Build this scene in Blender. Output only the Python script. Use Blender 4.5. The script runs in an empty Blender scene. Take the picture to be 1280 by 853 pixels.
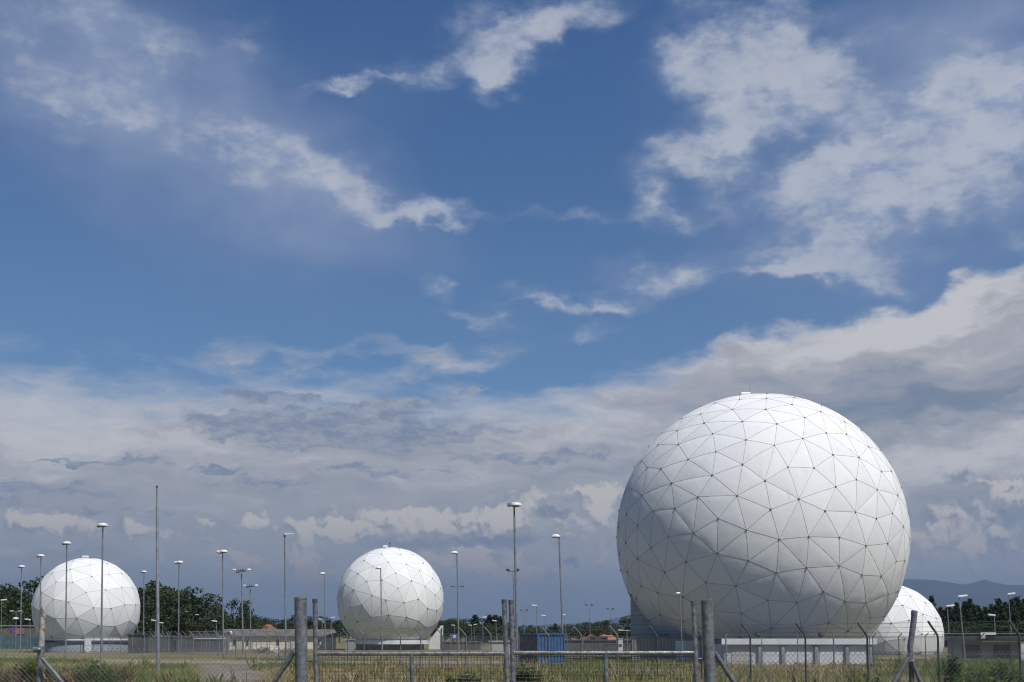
import bpy, bmesh, math, random
import numpy as np
from mathutils import Vector, Matrix
R = random.Random(7)
scene = bpy.context.scene
COL = scene.collection

# ------------------------------------------------------------------ camera
F = 1500.0            # focal length in units of a 1280 wide picture
EYE = 2.4
PITCH = math.radians(5.0)
HORIZON = 794.0
PPY = HORIZON - F * math.tan(PITCH)
CP, SP = math.cos(PITCH), math.sin(PITCH)
cam_d = bpy.data.cameras.new("camera")
cam = bpy.data.objects.new("camera", cam_d)
COL.objects.link(cam)
cam.location = (0, 0, EYE)
cam.rotation_euler = (math.pi / 2 + PITCH, 0, 0)
cam_d.sensor_width = 36.0
cam_d.lens = F / 1280 * 36.0
cam_d.shift_y = (PPY - 426.5) / 1280.0
cam_d.clip_start = 0.1
cam_d.clip_end = 40000
scene.camera = cam

def ray(x, y):
    a = (x - 640) / F
    b = (PPY - y) / F
    return Vector((a, CP - b * SP, SP + b * CP))
def at(x, y, D):
    """the point at depth D seen at picture position x, y"""
    d = ray(x, y)
    return Vector((0, 0, EYE)) + d * (D / d.y)
def gy(D):
    return HORIZON + F * EYE / D
def ground(x, D):
    p = at(x, gy(D), D)
    return Vector((p.x, p.y, 0))
def azel(x, y):
    d = ray(x, y).normalized()
    return math.atan2(d.x, d.y), math.asin(d.z)

# ------------------------------------------------------------------ sun and sky
SUN = Vector((0.43, -0.48, 1.0)).normalized()      # direction towards the sun
sun_d = bpy.data.lights.new("sun", 'SUN')
sun_d.energy = 4.3
sun_d.angle = math.radians(0.53)
sun_d.color = (1.0, 0.955, 0.89)
sun = bpy.data.objects.new("sun", sun_d)
COL.objects.link(sun)
sun.rotation_euler = SUN.to_track_quat('Z', 'Y').to_euler()
sun.location = (0, -20, 60)

world = bpy.data.worlds.new("World")
scene.world = world
world.use_nodes = True
WT = world.node_tree
WT.nodes.clear()
world.cycles.sampling_method = 'MANUAL'
world.cycles.sample_map_resolution = 512

class NB:
    """small helper for node expressions"""
    def __init__(self, tree): self.t = tree
    def node(self, typ, **kw):
        n = self.t.nodes.new(typ)
        for k, v in kw.items(): setattr(n, k, v)
        return n
    def put(self, sock, v):
        if v is None: return
        if isinstance(v, bpy.types.NodeSocket): self.t.links.new(v, sock)
        else: sock.default_value = v
    def m(self, op, a, b=None, c=None, clamp=False):
        n = self.node('ShaderNodeMath', operation=op, use_clamp=clamp)
        self.put(n.inputs[0], a); self.put(n.inputs[1], b)
        if c is not None: self.put(n.inputs[2], c)
        return n.outputs[0]
    def add(self, a, b): return self.m('ADD', a, b)
    def sub(self, a, b): return self.m('SUBTRACT', a, b)
    def mul(self, a, b): return self.m('MULTIPLY', a, b)
    def v(self, op, a, b=None):
        n = self.node('ShaderNodeVectorMath', operation=op)
        self.put(n.inputs[0], a)
        if op == 'SCALE': self.put(n.inputs[3], b)
        elif b is not None: self.put(n.inputs[1], b)
        return n.outputs['Value'] if op in ('LENGTH', 'DOT_PRODUCT') else n.outputs[0]
    def xyz(self, x, y, z=0.0):
        n = self.node('ShaderNodeCombineXYZ')
        self.put(n.inputs[0], x); self.put(n.inputs[1], y); self.put(n.inputs[2], z)
        return n.outputs[0]
    def noise(self, vec, scale, detail=4.0, rough=0.5, lac=2.0, dist=0.0, color=False):
        n = self.node('ShaderNodeTexNoise', noise_dimensions='2D')
        self.put(n.inputs['Vector'], vec)
        n.inputs['Scale'].default_value = scale
        n.inputs['Detail'].default_value = detail
        n.inputs['Roughness'].default_value = rough
        n.inputs['Lacunarity'].default_value = lac
        n.inputs['Distortion'].default_value = dist
        return n.outputs['Color'] if color else n.outputs['Fac']
    def smooth(self, x, lo, hi, a=0.0, b=1.0):
        n = self.node('ShaderNodeMapRange', interpolation_type='SMOOTHSTEP')
        self.put(n.inputs[0], x)
        n.inputs[1].default_value = lo; n.inputs[2].default_value = hi
        n.inputs[3].default_value = a; n.inputs[4].default_value = b
        return n.outputs[0]
    def lin(self, x, lo, hi, a=0.0, b=1.0):
        n = self.node('ShaderNodeMapRange', interpolation_type='LINEAR')
        self.put(n.inputs[0], x)
        n.inputs[1].default_value = lo; n.inputs[2].default_value = hi
        n.inputs[3].default_value = a; n.inputs[4].default_value = b
        return n.outputs[0]
    def mix(self, fac, a, b, blend='MIX'):
        n = self.node('ShaderNodeMix', data_type='RGBA', blend_type=blend)
        self.put(n.inputs[0], fac)
        self.put(n.inputs[6], a); self.put(n.inputs[7], b)
        return n.outputs[2]
    def ell(self, vec, c, r, rot=0.0):
        """1 at c falling to 0 on an ellipse of half axes r"""
        n = self.node('ShaderNodeMapping', vector_type='TEXTURE')
        self.put(n.inputs['Vector'], vec)
        n.inputs['Location'].default_value = (c[0], c[1], 0)
        n.inputs['Rotation'].default_value = (0, 0, rot)
        n.inputs['Scale'].default_value = (r[0], r[1], 1)
        g = self.node('ShaderNodeTexGradient', gradient_type='SPHERICAL')
        self.put(g.inputs[0], n.outputs[0])
        return g.outputs['Fac']
    def blobs(self, vec, lst):
        """lst: (x, y, half width, half height, tilt deg (right end up), weight), sky angles given as picture places"""
        tot = None
        for (x, y, rx, ry, rot, w) in lst:
            c = azel(x, y)
            e = self.mul(self.ell(vec, c, (rx / F, ry / F), math.radians(rot)), w)
            tot = e if tot is None else self.add(tot, e)
        return tot

def srgb(r, g, b, k=1.0):
    def f(c):
        c /= 255.0
        return c / 12.92 if c <= 0.04045 else ((c + 0.055) / 1.055) ** 2.4
    return (f(r) * k, f(g) * k, f(b) * k, 1.0)
SKY_STRENGTH = 0.10
KS = 1.0 / SKY_STRENGTH
def build_sky():
    b = NB(WT)
    out = b.node('ShaderNodeOutputWorld')
    bg = b.node('ShaderNodeBackground')
    bg.inputs['Strength'].default_value = SKY_STRENGTH
    WT.links.new(bg.outputs[0], out.inputs[0])
    sky = b.node('ShaderNodeTexSky', sky_type='NISHITA')
    sky.sun_disc = False
    sky.sun_elevation = math.asin(SUN.z)
    sky.sun_rotation = math.atan2(SUN.x, SUN.y)
    sky.altitude = 500.0
    sky.air_density = 1.0
    sky.dust_density = 0.3
    sky.ozone_density = 3.0
    tc = b.node('ShaderNodeTexCoord')
    d = b.v('NORMALIZE', tc.outputs['Generated'])
    s = b.node('ShaderNodeSeparateXYZ'); b.put(s.inputs[0], d)
    az = b.m('ARCTAN2', s.outputs[0], s.outputs[1])
    el = b.m('ARCSINE', s.outputs[2])
    p = b.xyz(az, el, 0.0)
    def off(x, y): return b.v('ADD', p, (x, y, 0))
    def st(v, k): return b.v('MULTIPLY', v, (1, k, 0))
    half = (0.5, 0.5, 0.5)
    # ---- domain warps, coarse and fine
    w1 = b.v('SUBTRACT', b.noise(st(off(3, 1), 1.3), 11.0, 2.0, 0.55, color=True), half)
    w2 = b.v('SUBTRACT', b.noise(st(off(7, 4), 1.8), 38.0, 3.0, 0.6, color=True), half)
    pw = b.v('MULTIPLY', b.v('ADD', p, b.v('ADD', b.v('SCALE', w1, 0.055), b.v('SCALE', w2, 0.022))), (1, 1, 0))
    pl = b.v('MULTIPLY', b.v('ADD', p, b.v('SCALE', w1, 0.04)), (1, 1, 0))

    # ---- clear sky, deeper than the standard clear air
    up = b.smooth(el, azel(640, 420)[1], azel(640, 20)[1])
    tint = b.mix(up, (0.56, 0.73, 0.86, 1), (0.38, 0.63, 0.87, 1))
    tint = b.mix(b.smooth(s.outputs[1], -0.1, 0.6, 1.0, 0.0), tint, (0.34, 0.48, 0.66, 1))  # unseen sky overhead and behind, darkened to lower ambient light on the domes
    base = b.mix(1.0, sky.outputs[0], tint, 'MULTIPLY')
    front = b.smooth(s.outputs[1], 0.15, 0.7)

    # ---- 1: high thin veil
    veil = b.blobs(pl, [(60, 50, 360, 200, -10, 1.0), (320, 195, 330, 100, -20, .95), (320, 300, 340, 120, -6, .55),
                        (430, 130, 190, 100, 0, .35), (1160, 190, 350, 260, 20, .95), (1230, 50, 220, 150, 0, .6), (870, 340, 170, 60, 0, .3), (880, 120, 150, 120, 0, .35)])
    vn = b.noise(st(off(1, 9), 1.6), 14.0, 4.0, 0.55)
    veil = b.mul(b.smooth(veil, 0.0, 1.2), b.lin(vn, 0.25, 0.75, 0.5, 1.05))
    col = b.mix(b.mul(veil, 0.84), base, srgb(140, 155, 186, KS))

    # ---- 2: torn white cloud
    cum = b.blobs(pw, [
        (40, 45, 200, 100, -8, .5), (150, 60, 140, 65, -18, .33), (205, 55, 50, 50, 60, .42), (285, 55, 75, 40, 25, .62), (60, 115, 120, 50, 0, .3),
        (165, 160, 150, 54, -8, .42), (265, 174, 180, 50, -14, .62), (375, 209, 160, 48, -20, .66), (450, 238, 130, 40, -12, .58), (545, 264, 100, 19, 0, 1.2),
        (520, 95, 75, 28, 14, .95), (600, 50, 85, 48, -6, 1.3), (605, 95, 50, 36, 10, .95), (670, 45, 95, 42, 14, .9), (745, 15, 100, 34, 24, .85),
        (905, 62, 115, 76, -8, 1.2), (845, 80, 60, 45, 0, .6), (990, 85, 140, 66, -16, .8), (1060, 70, 130, 56, 0, .65), (1000, 130, 140, 50, 6, 1.0), (925, 158, 150, 46, 14, 1.15), (870, 187, 80, 26, 10, .9),
        (815, 240, 70, 38, -50, 1.0), (900, 220, 60, 40, 0, .75), (885, 264, 60, 22, 0, .6),
        (1090, 190, 170, 64, 8, 1.2), (1020, 235, 130, 44, 10, 1.1), (1160, 190, 160, 76, 20, .95), (1245, 180, 140, 90, 20, 1.0), (1260, 60, 100, 66, 10, .8), (1200, 100, 90, 44, 10, .5),
        (1050, 290, 130, 46, 0, 1.1), (1040, 327, 110, 38, 0, 1.1), (1000, 344, 100, 15, 0, 1.1), (1090, 350, 70, 22, 0, .7), (1160, 250, 130, 46, 0, .65), (1150, 322, 60, 12, 0, .5), (1275, 290, 60, 40, 0, .55),
    ])
    pz = b.v('ADD', p, b.v('ADD', b.v('SCALE', w1, .022), b.v('SCALE', w2, .022))); pz = b.v('MULTIPLY', pz, (1, 1, 0))
    cum = b.add(cum, b.blobs(pz, [(553, 361, 32, 16, 12, .95), (572, 393, 40, 12, -10, .7), (625, 398, 50, 24, 0, .75), (650, 372, 60, 8, 4, .6), (705, 374, 95, 17, -10, .9), (765, 388, 70, 13, -4, .6), (737, 417, 50, 12, 0, .8), (745, 270, 70, 12, 0, .5),
        (850, 348, 120, 30, 12, .85), (790, 340, 70, 30, 0, .5), (830, 365, 60, 20, 10, .4), (620, 437, 60, 15, 0, .55), (670, 268, 50, 9, 0, .45), (430, 106, 90, 12, 8, .85)]))
    cn = b.noise(b.v('ADD', st(off(11, 2), 1.5), b.v('SCALE', w2, .012)), 19.0, 6.0, 0.53)
    cn_up = b.noise(b.v('ADD', b.v('ADD', st(off(11, 2), 1.5), b.v('SCALE', w2, .012)), (.006, .012, 0)), 19.0, 4.0, 0.53)
    cn2 = b.noise(st(off(5, 5), 2.4), 80.0, 3.0, 0.6)
    nz = b.add(b.mul(b.sub(cn, 0.5), 1.30), b.mul(b.sub(cn2, 0.5), 0.22))
    dens = b.add(b.m('MINIMUM', cum, 1.1), b.mul(nz, b.smooth(cum, 0.0, 0.45)))
    a2 = b.smooth(dens, -0.10, 1.45)
    c2 = b.mix(b.smooth(b.add(dens, b.add(b.mul(b.sub(cn2, .5), .6), b.mul(b.sub(cn, cn_up), 1.8))), 0.25, 1.35), srgb(146, 160, 189, KS), srgb(190, 195, 206, KS))
    col = b.mix(b.mul(a2, 0.84), col, c2)

    # ---- 3: the grey deck below
    _, e_left = azel(250, 455)
    edge = b.sub(el, e_left)
    dn = b.noise(b.v('ADD', st(off(21, 3), 3.4), b.v('SCALE', w2, .02)), 18.0, 6.0, 0.56)
    bump = b.noise(off(4, 4), 8.0, 1.0, 0.5)
    cover = b.add(b.mul(edge, -22.0), b.add(b.mul(b.sub(dn, .5), 1.5), b.mul(b.sub(bump, .5), .5)))
    deckb = b.blobs(pw, [(1300, 395, 330, 115, 22, 2.4), (1180, 400, 150, 50, 18, 1.2), (1060, 440, 240, 70, 12, 2.0), (900, 460, 200, 45, 8, 1.3), (560, 452, 130, 22, 0, .7), (440, 437, 200, 20, 0, .75), (300, 445, 120, 22, 0, .5), (690, 470, 120, 30, 0, -.9)])
    cover = b.add(cover, deckb)
    a3 = b.smooth(cover, -0.2, 1.3)
    pd = b.v('ADD', st(p, 3.4), b.v('SCALE', w1, 0.12))
    s1 = b.noise(b.v('ADD', st(pd, 1.7), b.v('SCALE', w2, .02)), 11.0, 7.0, 0.60)
    s2 = b.noise(b.v('ADD', st(p, 3.2), b.v('SCALE', w2, 0.05)), 30.0, 5.0, 0.6)
    mass = b.blobs(pw, [
        (100, 505, 330, 75, 0, .95), (40, 570, 260, 50, 0, .4), (380, 474, 420, 30, 0, 1.3), (640, 490, 260, 36, 0, .9), (700, 535, 240, 54, 0, .6), (560, 500, 120, 24, 0, .5), (830, 440, 120, 26, 0, .6), (470, 590, 260, 30, 0, .3),
        (1190, 365, 220, 38, 24, 1.3), (1060, 415, 190, 36, 8, .9), (890, 432, 150, 22, 4, .7), (1230, 575, 220, 46, 6, .8), (1150, 560, 120, 40, 0, .5), (1120, 450, 200, 30, 0, .45),
        (390, 525, 270, 44, 4, -.5), (530, 550, 200, 50, 0, -.6), (20, 617, 150, 22, 0, -.5), (330, 610, 200, 22, 0, -.5),
        (1180, 500, 320, 52, 6, -1.35), (1000, 480, 200, 38, 4, -.6), (820, 500, 130, 36, 0, -.4), (1260, 640, 180, 40, 0, -1.1), (740, 595, 170, 46, 0, -.5), (610, 470, 50, 9, 0, -.8),
    ])
    tn = b.add(b.add(mass, b.mul(b.sub(s1, .5), 1.5)), b.add(b.mul(b.sub(s2, .5), 1.0), b.add(.68, b.mul(b.sub(1.0, a3), .6))))
    dk = b.smooth(tn, -0.8, 0.75)
    c3 = b.mix(dk, srgb(122, 136, 156, KS), srgb(174, 175, 181, KS))
    c3 = b.mix(b.smooth(tn, .55, 1.55), c3, srgb(207, 206, 208, KS))
    low = b.smooth(el, azel(640, 760)[1], azel(640, 560)[1], 1.0, 0.0)
    c3 = b.mix(b.mul(low, .46), c3, srgb(125, 139, 152, KS))
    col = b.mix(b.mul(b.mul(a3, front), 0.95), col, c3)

    # ragged grey shreds hanging before the bright deck
    shred = b.blobs(pz, [(290, 534, 120, 17, 4, 1.2), (390, 522, 150, 24, 8, 1.2), (480, 510, 130, 26, 6, 1.0), (440, 545, 190, 26, 2, .8), (295, 497, 60, 8, 0, 1.15), (352, 496, 60, 7, 0, 1.1), (590, 540, 130, 24, 0, .55), (160, 577, 70, 9, 0, 1.25), (15, 615, 140, 13, 0, 1.1), (60, 575, 60, 5, 0, .8), (270, 586, 60, 6, 0, .9), (330, 605, 110, 10, 0, .9), (470, 590, 140, 9, 0, .8), (620, 572, 120, 10, 0, .7), (120, 640, 140, 9, 0, .7), (598, 489, 30, 6, 0, 1.1), (735, 570, 90, 10, 0, .6), (1225, 520, 130, 16, 4, .6), (210, 494, 24, 4, 0, .6)])
    zn = b.noise(b.v('ADD', st(off(2, 6), 4.2), b.v('SCALE', w2, .04)), 30.0, 6.0, 0.62)
    a6 = b.smooth(b.add(shred, b.mul(b.mul(b.sub(zn, .5), 1.7), b.smooth(shred, 0, .3))), .18, .70)
    c6 = b.mix(b.smooth(b.add(b.mul(s2, .8), b.mul(cn2, .5)), .50, .85), srgb(126, 141, 166, KS), srgb(164, 169, 181, KS))
    col = b.mix(b.mul(a6, .86), col, c6)

    # ---- 4: low lit heads of cumulus far away
    w3 = b.v('SUBTRACT', b.noise(off(9, 9), 70.0, 4.0, 0.6, color=True), half)
    pq = b.v('MULTIPLY', b.v('ADD', p, b.v('SCALE', w3, 0.020)), (1, 1, 0))
    heads = b.blobs(pq, [
        (500, 657, 170, 26, 0, .42), (650, 650, 140, 30, 0, .42), (420, 662, 130, 22, 0, .4), (90, 657, 160, 22, 0, .36), (620, 712, 170, 30, 0, .42), (380, 712, 90, 44, 0, .45), (200, 668, 130, 18, 0, .34), (290, 662, 120, 20, 0, .36), (560, 640, 120, 14, 0, .4), (740, 640, 90, 40, 0, .4), (1210, 655, 120, 50, 0, .4),
        (60, 700, 90, 14, 0, .5), (230, 700, 60, 16, 0, .6), (310, 700, 60, 14, 0, .5), (470, 690, 60, 16, 0, .5), (345, 680, 40, 12, 0, .6), (250, 650, 40, 9, 0, .6), (130, 690, 40, 12, 0, .6), (580, 670, 40, 14, 0, .6), (700, 668, 50, 16, 0, .7), (770, 720, 40, 12, 0, .5),
        (40, 655, 38, 22, 0, 1.4), (65, 650, 34, 9, 0, 1.0), (168, 660, 30, 15, 0, 1.2), (95, 662, 40, 24, 0, .6), (15, 688, 28, 15, 0, .8), (318, 651, 20, 11, 0, 1.3), (395, 650, 18, 9, 0, 1.4), (385, 663, 28, 15, 0, 1.2), (425, 662, 38, 20, 0, 1.2),
        (285, 690, 52, 16, -15, 1.0), (262, 728, 36, 10, 0, .8), (380, 705, 30, 44, 0, 1.25), (395, 725, 44, 24, 0, .9), (335, 732, 20, 11, 0, .9), (205, 692, 24, 13, 0, .8),
        (505, 650, 44, 20, 0, 1.3), (545, 655, 44, 20, 0, 1.1), (440, 665, 38, 18, 0, 1.1), (585, 648, 20, 10, 0, 1.4), (625, 645, 50, 30, 20, 1.4), (670, 625, 44, 28, 0, .8), (440, 640, 54, 15, 0, .7), (750, 620, 50, 30, 0, 1.3), (770, 608, 24, 24, 0, .6),
        (560, 695, 76, 24, 8, 1.1), (610, 705, 66, 24, -10, 1.1), (660, 715, 54, 26, -20, 1.0), (700, 740, 38, 11, -10, 1.0), (717, 718, 24, 12, -20, 1.1), (760, 690, 44, 34, 0, .7), (745, 730, 34, 9, 0, .7), (560, 735, 44, 18, 0, .7),
        (1245, 602, 66, 11, 0, 1.3), (1265, 620, 44, 26, 0, 1.1), (1200, 640, 66, 18, 0, .7), (1150, 690, 90, 28, 0, .8), (1250, 690, 90, 28, 0, .75), (1200, 662, 90, 13, 0, .6), (1260, 715, 66, 11, 0, .7),
    ])
    hp = b.v('ADD', off(14, 14), b.v('SCALE', w3, .012))
    hn = b.noise(hp, 48.0, 5.0, 0.52)
    hn_up = b.noise(b.v('ADD', hp, (.0022, .0050, 0)), 48.0, 5.0, 0.52)
    relief = b.sub(hn, hn_up)
    hd = b.add(heads, b.mul(b.mul(b.sub(hn, .5), 2.1), b.smooth(heads, 0.0, 0.35)))
    a4 = b.smooth(hd, 0.10, 1.05)
    warm = b.smooth(el, azel(640, 745)[1], azel(640, 640)[1])
    c4 = b.mix(warm, srgb(164, 158, 158, KS), srgb(212, 207, 200, KS))
    c4 = b.mix(b.smooth(b.add(b.mul(hd, .6), b.mul(relief, 2.0)), .0, .82), srgb(134, 143, 159, KS), c4)
    col = b.mix(b.mul(a4, 0.85), col, c4)
    bases = b.blobs(pq, [(690, 640, 44, 11, 0, 1.3), (520, 680, 170, 15, 0, .7), (640, 674, 130, 15, 0, .8), (90, 690, 120, 15, 0, .5), (1200, 595, 44, 13, 0, 1.0), (713, 702, 18, 9, 0, 1.2)])
    a5 = b.smooth(b.add(bases, b.mul(b.sub(hn, .5), .9)), .15, .9)
    col = b.mix(b.mul(a5, .65), col, srgb(108, 123, 149, KS))
    # air near the ground
    hz = b.smooth(el, azel(640, 800)[1], azel(640, 700)[1], 1.0, 0.0)
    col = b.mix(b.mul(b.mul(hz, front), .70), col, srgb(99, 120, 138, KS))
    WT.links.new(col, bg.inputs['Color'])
build_sky()
vs = scene.view_settings
scene.display_settings.display_device = 'sRGB'
vs.view_transform = 'Standard'
vs.look = 'None'
vs.exposure = 0.0
vs.gamma = 1.0
vs.use_curve_mapping = False
# ------------------------------------------------------------------ materials
def pm(name, c1, c2, scale=3.0, rough=0.7, metal=0.0, bump=0.0, stretch=(1, 1, 1), detail=5.0, lo=.35, hi=.65, c3=None, spots=0.62, spot_scale=None):
    m = bpy.data.materials.new(name); m.use_nodes = True
    t = m.node_tree; b = NB(t); t.nodes.clear()
    out = b.node('ShaderNodeOutputMaterial'); bs = b.node('ShaderNodeBsdfPrincipled')
    t.links.new(bs.outputs[0], out.inputs[0])
    tc = b.node('ShaderNodeTexCoord')
    oi = b.node('ShaderNodeObjectInfo')
    v = b.v('ADD', b.v('MULTIPLY', tc.outputs['Object'], stretch), b.v('SCALE', (13.7, 5.1, 9.3), oi.outputs['Random']))
    n = b.node('ShaderNodeTexNoise'); b.put(n.inputs['Vector'], v)
    n.inputs['Scale'].default_value = scale; n.inputs['Detail'].default_value = detail; n.inputs['Roughness'].default_value = .6
    f = b.smooth(n.outputs['Fac'], lo, hi)
    c = b.mix(f, (*c1, 1), (*c2, 1))
    if c3 is not None:
        n2 = b.node('ShaderNodeTexNoise'); b.put(n2.inputs['Vector'], v)
        n2.inputs['Scale'].default_value = spot_scale or scale * 2.3; n2.inputs['Detail'].default_value = 5; n2.inputs['Roughness'].default_value = .65
        c = b.mix(b.smooth(n2.outputs['Fac'], spots - .04, spots + .06), c, (*c3, 1))
    t.links.new(c, bs.inputs['Base Color'])
    bs.inputs['Roughness'].default_value = rough
    bs.inputs['Metallic'].default_value = metal
    if bump:
        bp = b.node('ShaderNodeBump'); bp.inputs['Strength'].default_value = bump; bp.inputs['Distance'].default_value = .02
        t.links.new(n.outputs['Fac'], bp.inputs['Height']); t.links.new(bp.outputs[0], bs.inputs['Normal'])
    return m

M = {}
M['zinc'] = pm('zinc', (.135, .148, .165), (.25, .262, .278), 16, .45, .35, .2, c3=(.12, .125, .13), spots=.60)
M['zinc_worn'] = pm('zinc_worn', (.16, .168, .185), (.34, .345, .355), 18, .38, .6, .2, c3=(.20, .09, .05), spots=.66, spot_scale=7)
M['zinc_rusty'] = pm('zinc_rusty', (.30, .29, .28), (.42, .41, .40), 10, .7, .15, .3, c3=(.17, .10, .07), spots=.52, spot_scale=9)
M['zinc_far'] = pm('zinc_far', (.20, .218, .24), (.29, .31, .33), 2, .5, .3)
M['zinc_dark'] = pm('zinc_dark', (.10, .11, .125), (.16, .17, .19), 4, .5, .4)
M['wire'] = pm('wire', (.13, .14, .15), (.21, .22, .235), 3, .5, .4)
M['wire_dark'] = pm('wire_dark', (.08, .075, .065), (.16, .15, .14), 9, .6, .3)
M['black_iron'] = pm('black_iron', (.035, .037, .04), (.06, .06, .065), 5, .5, .2)
M['white_paint'] = pm('white_paint', (.74, .74, .73), (.82, .82, .81), 2, .45, c3=(.62, .61, .58), spots=.68)
M['lamp_white'] = pm('lamp_white', (.72, .73, .73), (.82, .82, .82), 3, .35)
M['lamp_grey'] = pm('lamp_grey', (.16, .17, .18), (.24, .25, .26), 5, .5, .2)
M['seam'] = pm('seam', (.27, .255, .225), (.38, .36, .32), 1.5, .7)
M['seam_grey'] = pm('seam_grey', (.36, .365, .36), (.47, .47, .46), 1.5, .7)
M['hub'] = pm('hub', (.14, .115, .085), (.24, .205, .16), 6, .6)
M['base_grey'] = pm('base_grey', (.26, .29, .34), (.33, .36, .41), .7, .75)
M['hall_wall'] = pm('hall_wall', (.20, .205, .21), (.26, .265, .265), .4, .85, c3=(.16, .16, .16), spots=.63)
M['pale_wall'] = pm('pale_wall', (.55, .57, .60), (.64, .66, .68), .7, .75, stretch=(1, 1, .3), c3=(.48, .50, .52), spots=.64)
M['white_wall'] = pm('white_wall', (.66, .68, .70), (.76, .77, .78), .8, .7, stretch=(1, 1, .3), c3=(.58, .58, .57), spots=.66)
M['white_door'] = pm('white_door', (.70, .71, .72), (.78, .79, .80), 1.5, .5)
M['grey_clad'] = pm('grey_clad', (.48, .46, .43), (.55, .53, .50), .9, .55, .1, stretch=(1, 1, .2))
M['dark_clad'] = pm('dark_clad', (.23, .22, .21), (.28, .27, .26), .9, .6, .1, stretch=(1, 1, .3))
M['dark_band'] = pm('dark_band', (.06, .07, .085), (.09, .10, .115), 1, .6)
M['cream_wall'] = pm('cream_wall', (.72, .67, .54), (.80, .76, .63), .6, .85, c3=(.58, .54, .45), spots=.63)
M['grey_wall'] = pm('grey_wall', (.075, .08, .085), (.11, .115, .12), .5, .85, c3=(.09, .09, .09), spots=.62)
M['fibre_roof'] = pm('fibre_roof', (.10, .098, .09), (.17, .16, .145), .9, .85, .0, .3, c3=(.075, .07, .065), spots=.58)
M['dark_roof'] = pm('dark_roof', (.045, .048, .055), (.075, .078, .085), .8, .7)
M['tile_roof'] = pm('tile_roof', (.36, .12, .06), (.48, .19, .10), 1.2, .85, c3=(.22, .08, .05), spots=.62)
M['old_tile'] = pm('old_tile', (.20, .085, .055), (.27, .12, .075), 1.2, .85)
M['plaster'] = pm('plaster', (.66, .64, .58), (.74, .72, .67), 1, .85)
M['window'] = pm('window', (.03, .035, .04), (.055, .06, .065), 2, .15)
M['brown_door'] = pm('brown_door', (.12, .08, .06), (.17, .12, .09), 3, .6)
M['blue_paint'] = pm('blue_paint', (.040, .098, .235), (.052, .122, .28), 1.1, .5, 0, .05, stretch=(1, 1, .4), c3=(.10, .13, .20), spots=.68)
M['blue_shaded'] = pm('blue_shaded', (.016, .022, .045), (.024, .032, .06), 1.1, .55)  # darker copy of the container blue, the side's shade put into the colour
M['sign_blue'] = pm('sign_blue', (.11, .105, .24), (.15, .14, .32), 2, .5)
M['purple'] = pm('purple', (.13, .07, .24), (.19, .11, .32), 2, .7)
M['salmon'] = pm('salmon', (.26, .13, .10), (.32, .17, .13), 2, .7)
M['teal_net'] = pm('teal_net', (.055, .115, .14), (.085, .16, .19), 1.5, .8)
M['concrete'] = pm('concrete', (.30, .29, .27), (.40, .385, .36), 2, .9, 0, .3)
M['broken_white'] = pm('broken_white', (.50, .48, .44), (.66, .63, .58), 3, .9)
M['bark'] = pm('bark', (.07, .055, .04), (.13, .105, .08), 3, .9, 0, .5, stretch=(1, 1, .25))
M['hills'] = pm('hills', (.010, .017, .012), (.022, .032, .020), .0015, .95)
M['bird'] = pm('bird', (.03, .03, .03), (.05, .05, .05), 5, .8)

def shell_mat(name, pan, bump=.25):
    m = bpy.data.materials.new(name); m.use_nodes = True
    t = m.node_tree; b = NB(t); t.nodes.clear()
    out = b.node('ShaderNodeOutputMaterial'); bs = b.node('ShaderNodeBsdfPrincipled')
    t.links.new(bs.outputs[0], out.inputs[0])
    tc = b.node('ShaderNodeTexCoord')
    at_ = b.node('ShaderNodeAttribute', attribute_name='tone')
    n = b.node('ShaderNodeTexNoise'); b.put(n.inputs['Vector'], b.v('MULTIPLY', tc.outputs['Object'], (1.5, 1.5, .28)))
    n.inputs['Scale'].default_value = 1.1; n.inputs['Detail'].default_value = 6; n.inputs['Roughness'].default_value = .6
    c = b.mix(at_.outputs['Fac'], (pan[0], pan[1], pan[2], 1), (pan[0] * .90, pan[1] * .91, pan[2] * .905, 1))
    c = b.mix(b.smooth(n.outputs['Fac'], .54, .74, 0, .5), c, (pan[0] * .80, pan[1] * .79, pan[2] * .75, 1))
    t.links.new(c, bs.inputs['Base Color'])
    bs.inputs['Roughness'].default_value = .8; bs.inputs['Specular IOR Level'].default_value = .25
    n2 = b.node('ShaderNodeTexNoise'); b.put(n2.inputs['Vector'], tc.outputs['Object'])
    n2.inputs['Scale'].default_value = 1.1; n2.inputs['Detail'].default_value = 4
    bp = b.node('ShaderNodeBump'); bp.inputs['Strength'].default_value = bump; bp.inputs['Distance'].default_value = .06
    t.links.new(n2.outputs['Fac'], bp.inputs['Height']); t.links.new(bp.outputs[0], bs.inputs['Normal'])
    return m
M['shell'] = shell_mat('radome_skin', (.80, .81, .815), .35)
M['shell_far'] = shell_mat('radome_skin_flat', (.80, .81, .80), .15)

def leaf_mat(name, ca, cb, rough=.7):
    m = bpy.data.materials.new(name); m.use_nodes = True
    t = m.node_tree; b = NB(t); t.nodes.clear()
    out = b.node('ShaderNodeOutputMaterial'); bs = b.node('ShaderNodeBsdfPrincipled')
    tr = b.node('ShaderNodeBsdfTranslucent'); mx = b.node('ShaderNodeMixShader'); mx.inputs[0].default_value = .25
    at_ = b.node('ShaderNodeAttribute', attribute_name='tone'); oi = b.node('ShaderNodeObjectInfo')
    f = b.m('ADD', b.mul(at_.outputs['Fac'], .75), b.mul(oi.outputs['Random'], .25))
    c = b.mix(f, (*ca, 1), (*cb, 1))
    t.links.new(c, bs.inputs['Base Color']); t.links.new(c, tr.inputs[0])
    bs.inputs['Roughness'].default_value = rough
    t.links.new(bs.outputs[0], mx.inputs[1]); t.links.new(tr.outputs[0], mx.inputs[2]); t.links.new(mx.outputs[0], out.inputs[0])
    return m
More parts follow.
